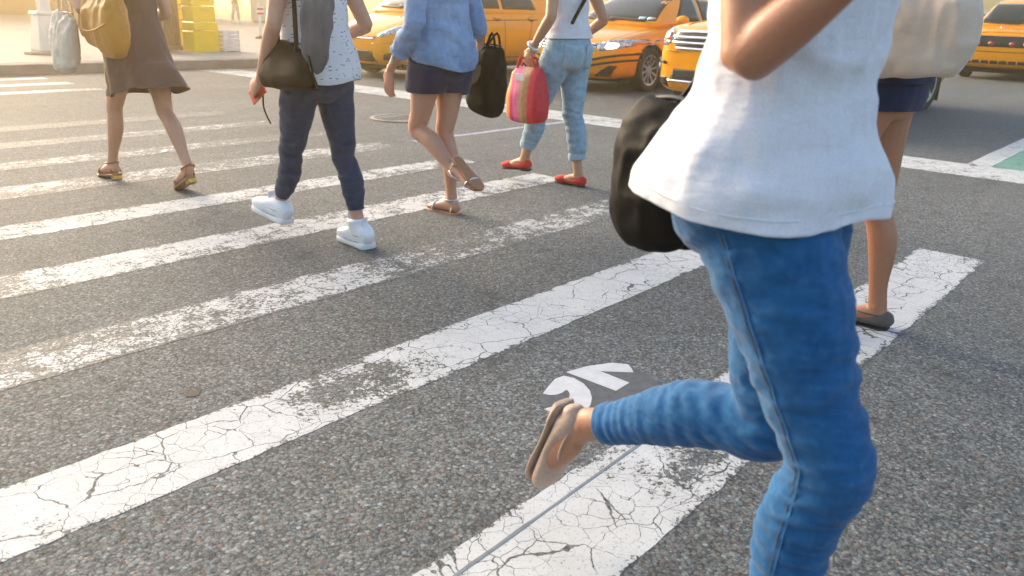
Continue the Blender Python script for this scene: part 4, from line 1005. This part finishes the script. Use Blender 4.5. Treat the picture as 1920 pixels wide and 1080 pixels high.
# ---- woman in taupe dress, far left
b1 = Body(.82, (0, 1, 0), .02, 0, .97, hipL=(2.19, 5.00, .82), hipR=(2.37, 5.00, .82), kneeL=(2.20, 5.20, .475), ankL=(2.20, 5.345, .115), heelL=(2.20, 5.29, .045), toeL=(2.19, 5.50, .016),
          kneeR=(2.36, 4.875, .48), ankR=(2.36, 4.665, .165), heelR=(2.36, 4.635, .105), toeR=(2.36, 4.80, .014), elbL=(1.99, 4.98, 1.05), wriL=(1.99, 5.09, 1.20), elbR=(2.50, 5.02, 1.04), wriR=(2.46, 5.20, 1.0))
p1 = person('woman in a taupe dress and block-heel sandals, leftmost of the walkers', b1, 'skin_light', {'L': (A(0, .5, .5), A(1, 0, 0), 1.1)}, toes='LR')
sandal(b1, 'L', p1, 'tan_leather', .038); sandal(b1, 'R', p1, 'tan_leather', .038)
def dress_hang(P):
    z = P[:, 2]; w = np.clip((.86-z)/.32, 0, 1)
    a = np.arctan2(P[:, 0]-2.28, P[:, 1]-5.0)
    P[:, 1] -= w**1.6*.10; rip = np.sin(a*7+1.1)*.022*w
    d = P[:, :2]-np.array([2.28, 5.0]); P[:, :2] += d/np.maximum(np.linalg.norm(d, axis=1), .01)[:, None]*rip[:, None]
    back = np.clip((4.93-P[:, 1])/.2, 0, 1); P[:, 2] += w*back*.075
    return P
st = [(b1.up(-.27, -.02), .215, .255), (b1.up(-.20, -.02), .20, .235), (b1.up(-.10), .19, .20), (b1.up(0), .185, .155), (b1.up(.09), .172, .135), (b1.up(.20), .145, .108), (b1.up(.30), .15, .112), (b1.up(.40), .165, .125), (b1.up(.48), .16, .11), (b1.up(.53), .12, .085), (b1.up(.555), .085, .07)]
me = union([loft(st, b1.L, 30, 4, .05)]+[loft(b1.arm(s_, .010, .40, .012), b1.F, 18, 4, .15) for s_ in 'LR'], .008, 5)
wrinkle(me, [(.010, (11, 11, 2.2)), (.004, (26, 26, 6))], (), 3); cut(me, b1.up(-.262, -.02), -b1.U); hem(me, dress_hang); dr = link('dress', me, 'taupe_cotton', p1); dr.modifiers.new('cloth', 'SOLIDIFY').thickness = .003
hb = thing('shoulder_bag', 'mustard leather shoulder bag on the woman in the taupe dress', 'bag', (2.07, 4.86, 0.855))
bagbody([(A(2.06, 4.90, 0.855), .15, .045), (A(2.055, 4.89, 0.885), .215, .07), (A(2.05, 4.87, 0.975), .240, .08), (A(2.05, 4.86, 1.075), .225, .065), (A(2.06, 4.86, 1.175), .18, .035)], (0, 1, 0), 'mustard_leather', hb, terms=((.014, (8, 8, 8)), (.005, (20, 20, 20))))
mk('seam_piping', tube([(1.975, 4.66, 0.985), (1.968, 4.78, 0.950), (1.966, 4.90, 0.940), (1.975, 5.05, 0.970)], .006, 8, 5), 'mustard_leather', hb)
mk('strap', tube([(2.06, 4.72, 1.155), (2.08, 4.80, 1.305), (2.12, 4.93, 1.415), (2.08, 5.00, 1.305), (2.06, 5.02, 1.155)], .011, 8, 5), 'mustard_leather', hb)
tb = thing('tote_bag', 'cream canvas tote bag hanging from the hand of the woman in the taupe dress', 'bag', (1.94, 5.17, 0.695))
bagbody([(A(1.935, 5.17, 0.715), .075, .035), (A(1.935, 5.17, 0.745), .10, .05), (A(1.94, 5.16, 0.855), .115, .05), (A(1.95, 5.15, 0.955), .12, .035), (A(1.96, 5.14, 1.015), .115, .018)], (0, 1, 0), 'cream_canvas', tb, terms=((.012, (20, 20, 9)), (.004, (40, 40, 30))), sq=3.5)
for sx in (-.012, .012): mk('handle', tube([(1.96+sx, 5.06, 0.995), (1.965+sx, 5.09, 1.135), (1.985, 5.12, 1.215), (1.965+sx, 5.17, 1.135), (1.96+sx, 5.20, 0.995)], .006, 6, 4), 'cream_canvas', tb)

# ---- woman in white sneakers
b2 = Body(.80, (0, 1, 0), .03, 0, .96, hipL=(2.205, 3.20, .80), hipR=(2.375, 3.20, .80), kneeL=(2.215, 3.33, .44), ankL=(2.215, 3.475, .15), heelL=(2.215, 3.425, .075), toeL=(2.20, 3.65, .115),
          kneeR=(2.38, 3.135, .43), ankR=(2.385, 3.055, .105), heelR=(2.385, 2.995, .0), toeR=(2.41, 3.215, .0), elbL=(2.045, 3.16, 1.03), wriL=(2.08, 3.345, .79), elbR=(2.55, 3.16, 1.03), wriR=(2.50, 3.38, .96))
p2 = person('woman in flecked white top, dark leggings and white sneakers', b2, 'skin_fair', {'L': (A(.0, .80, -.55), A(1, 0, -.2), .75)}, .005)
sneaker(b2, 'L', p2); sneaker(b2, 'R', p2)
trousers(b2, p2, 'denim_navy', .93, .007, .0, .006, [(.0035, (10, 10, 26))], legfolds(b2, 'L', .004, .003)+legfolds(b2, 'R', .004, .003), 'leggings', 2.)
def h2(P):
    w = np.clip((.86-P[:, 2])/.12, 0, 1); a = np.arctan2(P[:, 0]-2.29, P[:, 1]-3.2); P[:, 2] += w*.016*np.sin(a*3+.6); return P
top(b2, p2, 'flecked_jersey', -.06, .030, .020, .40, .020, .006, [(.007, (9, 9, 5)), (.003, (22, 22, 14))], [((2.29, 3.05, .92), (0, .3, 1), .2, 45, .005)], 'shirt', 4., h2, .012)
sb = thing('shoulder_bag', 'black shoulder bag at the hip of the woman in the flecked top', 'bag', (2.10, 3.13, .77))
bagbody([(A(2.085, 3.13, .775), .18, .035), (A(2.08, 3.13, .80), .20, .050), (A(2.085, 3.12, .87), .165, .045), (A(2.10, 3.10, .94), .10, .025)], (0, 1, 0), 'black_leather', sb)
mk('strap', tube([(2.08, 3.05, .92), (2.10, 3.08, 1.15), (2.14, 3.15, 1.335), (2.10, 3.22, 1.15), (2.08, 3.18, .92)], .010, 8, 5), 'black_leather', sb)
gs = thing('draped_scarf', 'grey knitted scarf hanging down the back of the woman in the flecked top', 'scarf', (2.16, 3.02, .84))
bagbody([(A(2.13, 2.985, .85), .030, .012), (A(2.13, 2.98, .92), .052, .018), (A(2.145, 2.985, 1.05), .064, .020), (A(2.17, 3.02, 1.18), .066, .020), (A(2.20, 3.09, 1.29), .05, .02)], (.75, -.66, 0), 'grey_knit', gs, 'scarf_body', .006, ((.013, (26, 26, 3)), (.006, (55, 55, 8))))
ph = thing('phone', 'coral cased phone held in the hand of the woman in the flecked top', 'phone', (2.105, 3.45, .70))
def slabv(c, u, v, w, a, b_, t_):
    c, u, v, w = A(*c), nrm(u), nrm(v), nrm(w); V = [c+u*x*a+v*y*b_+w*z*t_ for z in (-1, 1) for y in (-1, 1) for x in (-1, 1)]
    return V, [(0, 2, 3, 1), (4, 5, 7, 6), (0, 1, 5, 4), (2, 6, 7, 3), (0, 4, 6, 2), (1, 3, 7, 5)]
bevel(mk('case', slabv((2.115, 3.435, .722), (0, .8, -.5), (0, .5, .8), (1, 0, 0), .065, .034, .005), 'coral_plastic', ph, False), .003)
mk('wrist_strap', tube([(2.115, 3.39, .72), (2.12, 3.40, .66), (2.12, 3.38, .62), (2.12, 3.35, .585)], .004, 6, 4), 'black_leather', ph)

# ---- woman in blue shirt and navy shorts
b3 = Body(.84, (0, 1, 0), .02, 0, .98, hipL=(3.045, 3.24, .84), hipR=(3.215, 3.24, .84), kneeL=(3.06, 3.36, .485), ankL=(3.06, 3.065, .27), heelL=(3.06, 2.995, .285), toeL=(3.05, 2.985, .055+.03),
          kneeR=(3.20, 3.285, .46), ankR=(3.20, 3.235, .085), heelR=(3.20, 3.185, .006), toeR=(3.20, 3.405, .006), elbL=(2.90, 3.22, 1.03), wriL=(2.92, 3.425, .80), elbR=(3.35, 3.20, 1.04), wriR=(3.40, 3.22, .96))
b3.J['heelL'] = A(3.06, 3.060, .352); b3.J['toeL'] = A(3.055, 2.885, .222)
p3 = person('woman in a blue chambray shirt and navy shorts', b3, 'skin_fair', {'L': (A(.05, .22, -.95), A(1, .1, 0), .35), 'R': (A(0, .1, -1), A(-1, 0, 0), 1.3)}, .005, toes='LR')
sandal(b3, 'L', p3, 'tan_leather', 0, 'silver_strap'); sandal(b3, 'R', p3, 'tan_leather', 0, 'silver_strap')
trousers(b3, p3, 'navy_cotton', .26, .030, .0, .006, [(.006, (10, 10, 6))], (), 'shorts', 5., short=True)
def h3(P):
    w = np.clip((.92-P[:, 2])/.14, 0, 1); a = np.arctan2(P[:, 0]-3.13, P[:, 1]-3.24); P[:, 2] -= w*.035*np.cos(a*2); return P
sh3, _ = top(b3, p3, 'blue_chambray', -.03, .026, .016, .86, .006, .006, [(.006, (8, 8, 5)), (.005, (22, 22, 10)), (.002, (50, 50, 26))], [((3.1, 3.1, .95), (.3, .2, 1), .22, 40, .010), ((2.91, 3.25, 1.02), (0, .3, -1), .10, 70, .006)], 'shirt', 6., h3, .01)
cuffc = b3.J['elbL']*.42+b3.J['wriL']*.58
mk('rolled_cuff', ringtube(cuffc, (1, 0, 0), np.cross(nrm(b3.J['wriL']-b3.J['elbL']), A(1, 0, 0)), .040, .043, .014, 24, 8), 'blue_chambray', p3)
mk('cuff_tab', loft([(cuffc+A(-.03, .02, -.02), .008, .005), (cuffc+A(-.03, .035, -.06), .009, .006)], (1, 0, 0), 8, 2), 'white_paint', p3)
bb3 = thing('tote_bag', 'black tote bag on the far side of the woman in navy shorts', 'bag', (3.42, 3.18, .55))
bagbody([(A(3.42, 3.20, .57), .10, .06), (A(3.42, 3.19, .62), .115, .075), (A(3.42, 3.17, .76), .11, .07), (A(3.42, 3.16, .88), .10, .045), (A(3.42, 3.16, .92), .09, .025)], (0, 1, 0), 'black_leather', bb3, sq=3.2)
for sx in (-.02, .02): mk('handle', tube([(3.42+sx, 3.10, .90), (3.42+sx, 3.13, 1.0), (3.415, 3.20, 1.02-.11+.0), (3.42+sx, 3.23, 1.0), (3.42+sx, 3.24, .90)], .007, 6, 4), 'black_leather', bb3)

# ---- woman in white tee, light jeans and red flats
b4 = Body(.85, (0, 1, 0), .02, 0, 1.0, hipL=(4.225, 3.30, .86), hipR=(4.395, 3.30, .86), kneeL=(4.24, 3.475, .50), ankL=(4.24, 3.57, .165), heelL=(4.24, 3.53, .085), toeL=(4.235, 3.76, .065),
          kneeR=(4.385, 3.28, .48), ankR=(4.385, 3.215, .09), heelR=(4.385, 3.165, .004), toeR=(4.385, 3.395, .004), elbL=(4.06, 3.25, 1.09), wriL=(4.09, 3.415, .895), elbR=(4.58, 3.22, 1.08), wriR=(4.56, 3.40, .95))
p4 = person('woman in white tee, cropped pale jeans and red flats', b4, 'skin_olive', {'L': (A(.0, .45, -.9), A(1, 0, 0), 1.3)}, .0055)
flat_shoe(b4, 'L', p4, 'red_suede'); flat_shoe(b4, 'R', p4, 'red_suede')
j4, jm4 = trousers(b4, p4, 'denim_light', .86, .014, .006, .006, [(.004, (9, 9, 20))], [(c_, a_, r_, f_*1.5, k_) for c_, a_, r_, f_, k_ in legfolds(b4, 'L', .0045, .004)+legfolds(b4, 'R', .005, .0045)], 'jeans', 7.)
for sd in 'LR':
    K, An = b4.J['knee'+sd], b4.J['ank'+sd]; c = K+(An-K)*.715; t2 = nrm(An-K)
    mk('turn_up', loft([(c-t2*.022, .052, .056), (c-t2*.008, .056, .060), (c+t2*.014, .056, .060), (c+t2*.024, .053, .057)], b4.L, 20, 2, .1), 'denim_light', j4)
bv4 = bvh_of(jm4)
for x in (4.225, 4.385):
    pk = lay('back_pocket', bv4, (x, 3.2, .855), (1, 0, 0), (0, 0, 1), .125, .14, (0, 1, 0), 'denim_light', j4, .004, .12)
top(b4, p4, 'white_jersey', .09, .018, .010, .40, .008, .006, [(.006, (9, 9, 9)), (.003, (20, 20, 18))], [((4.31, 3.2, 1.02), (.2, .2, 1), .2, 55, .006)], 'tee', 8.)
mk('bracelet', ringtube(b4.J['wriL']*.93+b4.J['elbL']*.07, (1, 0, 0), np.cross(nrm(b4.J['wriL']-b4.J['elbL']), A(1, 0, 0)), .033, .036, .012, 22, 8), 'silver_strap', p4)
mk('cross_strap', tube([(4.16, 3.16, 1.06), (4.25, 3.165, 1.16), (4.36, 3.18, 1.27), (4.42, 3.24, 1.375), (4.44, 3.33, 1.38)], .012, 8, 4), 'black_leather', p4)
cb = thing('striped_tote', 'red, pink and orange striped tote bag carried by the woman in red flats', 'bag', (4.08, 3.44, .42))
cbo = bagbody([(A(0, 0, .0), .135, .06), (A(0, 0, .03), .150, .075), (A(0, -.0, .16), .150, .08), (A(0, -.0, .28), .125, .055), (A(0, 0, .33), .095, .03)], (0, 1, 0), 'striped_canvas', cb, sq=3.0)
cbo.matrix_parent_inverse = Matrix.Identity(4); cbo.location = (.01, .0, .025)
for sx in (-.02, .02): mk('handle', tube([(4.09+sx, 3.37, .77), (4.09+sx, 3.40, .84), (4.095, 3.455, .815), (4.09+sx, 3.49, .84), (4.09+sx, 3.52, .77)], .008, 6, 4), 'red_suede', cb)
lay_tag = bevel(mk('name_tag', slabv((4.005, 3.44, .72), (0, 1, 0), (0, 0, 1), (1, 0, 0), .035, .022, .003), 'crate_white', cb, False), .002)

# ---- walker in navy shorts beside the runner
b5 = Body(.89, (0, 1, 0), .02, 0, 1.0, hipL=(2.98, .93, .885), hipR=(3.13, .93, .885), kneeL=(2.985, 1.03, .50), ankL=(2.985, .975, .14), heelL=(2.985, .92, .065), toeL=(2.985, 1.14, .05),
          kneeR=(3.14, .895, .475), ankR=(3.14, .835, .085), heelR=(3.14, .785, .004), toeR=(3.13, 1.01, .004), elbL=(2.84, .92, 1.10), wriL=(2.85, 1.10, .96), elbR=(3.29, .88, 1.10), wriR=(3.28, 1.02, 1.00))
p5 = person('tanned walker in navy shorts and dark flats, half hidden behind the runner', b5, 'skin_tan', {}, .006)
flat_shoe(b5, 'L', p5, 'grey_suede'); flat_shoe(b5, 'R', p5, 'grey_suede')
trousers(b5, p5, 'navy_cotton', .12, .014, .0, .006, [(.005, (10, 10, 6))], (), 'shorts', 9., short=True)
top(b5, p5, 'navy_cotton', .0, .026, .018, .40, .012, .007, [(.007, (9, 9, 6))], (), 'shirt', 10.)
cb5 = thing('cream_bag', 'slouchy cream suede bag on the shoulder of the walker in navy shorts', 'bag', (2.79, .76, .93))
bagbody([(A(2.79, .82, .985), .09, .04), (A(2.78, .815, 1.01), .15, .07), (A(2.78, .795, 1.08), .175, .08), (A(2.78, .785, 1.17), .165, .07), (A(2.79, .79, 1.25), .12, .035)], (-.25, 1, 0), 'cream_suede', cb5, terms=((.016, (8, 8, 8)), (.006, (22, 22, 14))))
mk('strap', tube([(2.79, .70, 1.22), (2.80, .76, 1.34), (2.86, .85, 1.46), (2.80, .88, 1.34), (2.79, .88, 1.22)], .011, 8, 5), 'cream_suede', cb5)

# ---- the runner
b6 = Body(.86, (-.10, -1, 0), .0, 0, .95, hipL=(1.215, .485, .86), hipR=(1.08, .470, .86), kneeR=(1.10, .325, .50), ankR=(1.105, .36, .10), heelR=(1.11, .415, .006), toeR=(1.09, .195, .006),
          kneeL=(1.215, .47, .475), ankL=(1.235, .845, .31), heelL=(1.235, .905, .335), toeL=(1.24, .975, .13), elbR=(.945, .45, 1.075), wriR=(.93, .29, 1.215), elbL=(1.40, .60, 1.10), wriL=(1.36, .50, .93))
p6 = person('runner in a loose white tee and blue jeans, closest to the camera', b6, 'skin_tan', {'R': (A(.05, -.45, .9), A(.6, -.2, 0), 1.0)}, .005)
flat_shoe(b6, 'L', p6, 'nude_leather', 'nude_leather'); flat_shoe(b6, 'R', p6, 'nude_leather', 'nude_leather')
j6, jm6 = trousers(b6, p6, 'denim_runner', .965, .009, .001, .0045, [(.0020, (13, 13, 30)), (.0016, (34, 34, 75)), (.0008, (80, 80, 160))], [(c_, a_, r_*1.1, f_*2.1, k_*.40) for c_, a_, r_, f_, k_ in legfolds(b6, 'L', .0045, .004)+legfolds(b6, 'R', .005, .0045)]+[((1.1, .42, .75), (.3, .5, .8), .13, 120, .004), ((1.09, .33, .60), (.1, .5, .9), .14, 110, .003)], 'jeans', 11., pm=.010)
bv6 = bvh_of(jm6)
for dy, nm in ((.012, 'side_seam'), (.020, 'stitching')):
    pts = []
    H, K, An = b6.J['hipR'], b6.J['kneeR'], b6.J['ankR']
    for q in np.linspace(0.05, 1.75, 30):
        c = H+(K-H)*q if q < 1 else K+(An-K)*(q-1); o_ = Vector((.6, c[1]+dy, c[2])); hit = bv6.ray_cast(o_, Vector((1, 0, 0)))
        if hit[0] is not None: pts.append(np.array(hit[0])-A(.0005, 0, 0))
    mk(nm, tube(pts, .0015 if nm == 'side_seam' else .0007, 6, 2), 'denim_runner' if nm == 'side_seam' else 'denim_thread', j6)
def h6(P):
    w = np.clip((.98-P[:, 2])/.16, 0, 1); a = np.arctan2(P[:, 0]-1.15, P[:, 1]-.475)
    bk = np.clip((P[:, 1]-.50)/.12, 0, 1); fr = np.clip((.44-P[:, 1])/.10, 0, 1); P[:, 1] += w*(bk*.035-fr*.014); P[:, 0] -= w*np.clip((1.12-P[:, 0])/.1, 0, 1)*.014; P[:, 2] += w*(.006*np.sin(a*4+.5)+.030*bk+.018); return P
top(b6, p6, 'white_jersey', -.03, .019, .004, .42, .016, .005, [(.010, (4.5, 5.5, 7)), (.005, (13, 13, 10)), (.0015, (40, 40, 26))], [((1.1, .42, .95), (.25, .45, 1), .24, 62, .006), ((1.15, .58, .90), (.2, -.4, 1), .18, 70, .006), ((1.02, .44, 1.08), (.3, .5, .8), .14, 80, .004)], 'tee', 12., h6, .026)
rb = thing('black_bag', 'black shoulder bag swinging behind the runner', 'bag', (1.24, .74, .74))
bagbody([(A(1.24, .715, .735), .06, .035), (A(1.24, .72, .765), .095, .05), (A(1.24, .725, .84), .098, .055), (A(1.24, .725, .92), .085, .04), (A(1.24, .715, .97), .06, .02)], (.2, 1, 0), 'black_leather', rb, terms=((.013, (7, 7, 10)), (.005, (20, 20, 24))))
mk('strap', tube([(1.24, .66, .95), (1.26, .60, 1.18), (1.28, .52, 1.365), (1.30, .58, 1.2), (1.27, .74, .95)], .007, 8, 5), 'black_leather', rb)

# ---- distant pedestrian: only legs and shoes reach into view
b7 = Body(.86, (.6, -.8, 0), .0, 0, 1.0, hipL=(21.60, 36.4, 1.01), hipR=(21.44, 36.3, 1.01), kneeL=(21.68, 36.40, .62), ankL=(21.72, 36.42, .24), heelL=(21.69, 36.46, .155), toeL=(21.84, 36.28, .155),
          kneeR=(21.30, 36.22, .62), ankR=(21.22, 36.20, .24), heelR=(21.19, 36.24, .155), toeR=(21.34, 36.06, .155), elbL=(21.8, 36.5, 1.25), wriL=(21.85, 36.4, 1.02), elbR=(21.2, 36.1, 1.25), wriR=(21.25, 36.0, 1.02))
p7 = person('distant pedestrian in pale trousers and white shoes far across the pavement', b7, 'skin_light', {}, .010, group=None)
sneaker(b7, 'L', p7); sneaker(b7, 'R', p7)
trousers(b7, p7, 'pale_twill', .93, .022, .01, .01, [(.006, (9, 9, 6))], (), 'trousers', 13.)
top(b7, p7, 'taupe_cotton', -.03, .03, .02, .42, .014, .01, [(.006, (9, 9, 6))], (), 'shirt', 14.)
# ---- small post with a red and white plate beyond the crate
bx, by = 13.1, 20.9
sp_ = thing('sign_post', 'short white post with a red and white plate beyond the crate', 'sign', (bx, by, z0))
mk('pole', tube([(bx, by, z0+.04), (bx, by, z0+.95)], .035, 12, 1, .2), 'white_paint', sp_)
mk('base', lathe([(0, 0), (.16, 0), (.14, .05), (.05, .08), (0, .08)], 24, (bx, by, z0), 'z'), 'black_rubber', sp_)
bevel(mk('plate', box(bx-.11, bx+.11, by-.055, by-.038, z0+.62, z0+.86), 'white_paint', sp_, False), .01)
for zz in (.645, .765): mk('stripe', box(bx-.10, bx+.10, by-.060, by-.0552, z0+zz, z0+zz+.06), 'red_paint', sp_, False)

# ------------------------------------------------------------------ warm scattering air, added to give a lens-flare glow at upper left
hz = struct(mk('flare_haze', box(-GROUND-1, GROUND+1, -GROUND-1, GROUND+1, -1, 8.0), None, smooth=False), 'stuff', 'pale warm air volume added for a lens-flare glow over the street')
hm_ = bpy.data.materials.new('flare_haze'); hm_.use_nodes = True; nt = hm_.node_tree; nt.nodes.remove(nt.nodes['Principled BSDF'])
pvn = nt.nodes.new('ShaderNodeVolumePrincipled'); pvn.inputs['Color'].default_value = (1.0, .76, .42, 1); pvn.inputs['Density'].default_value = .0100; pvn.inputs['Anisotropy'].default_value = .8
nt.links.new(pvn.outputs[0], nt.nodes['Material Output'].inputs['Volume']); hz.data.materials.append(hm_)
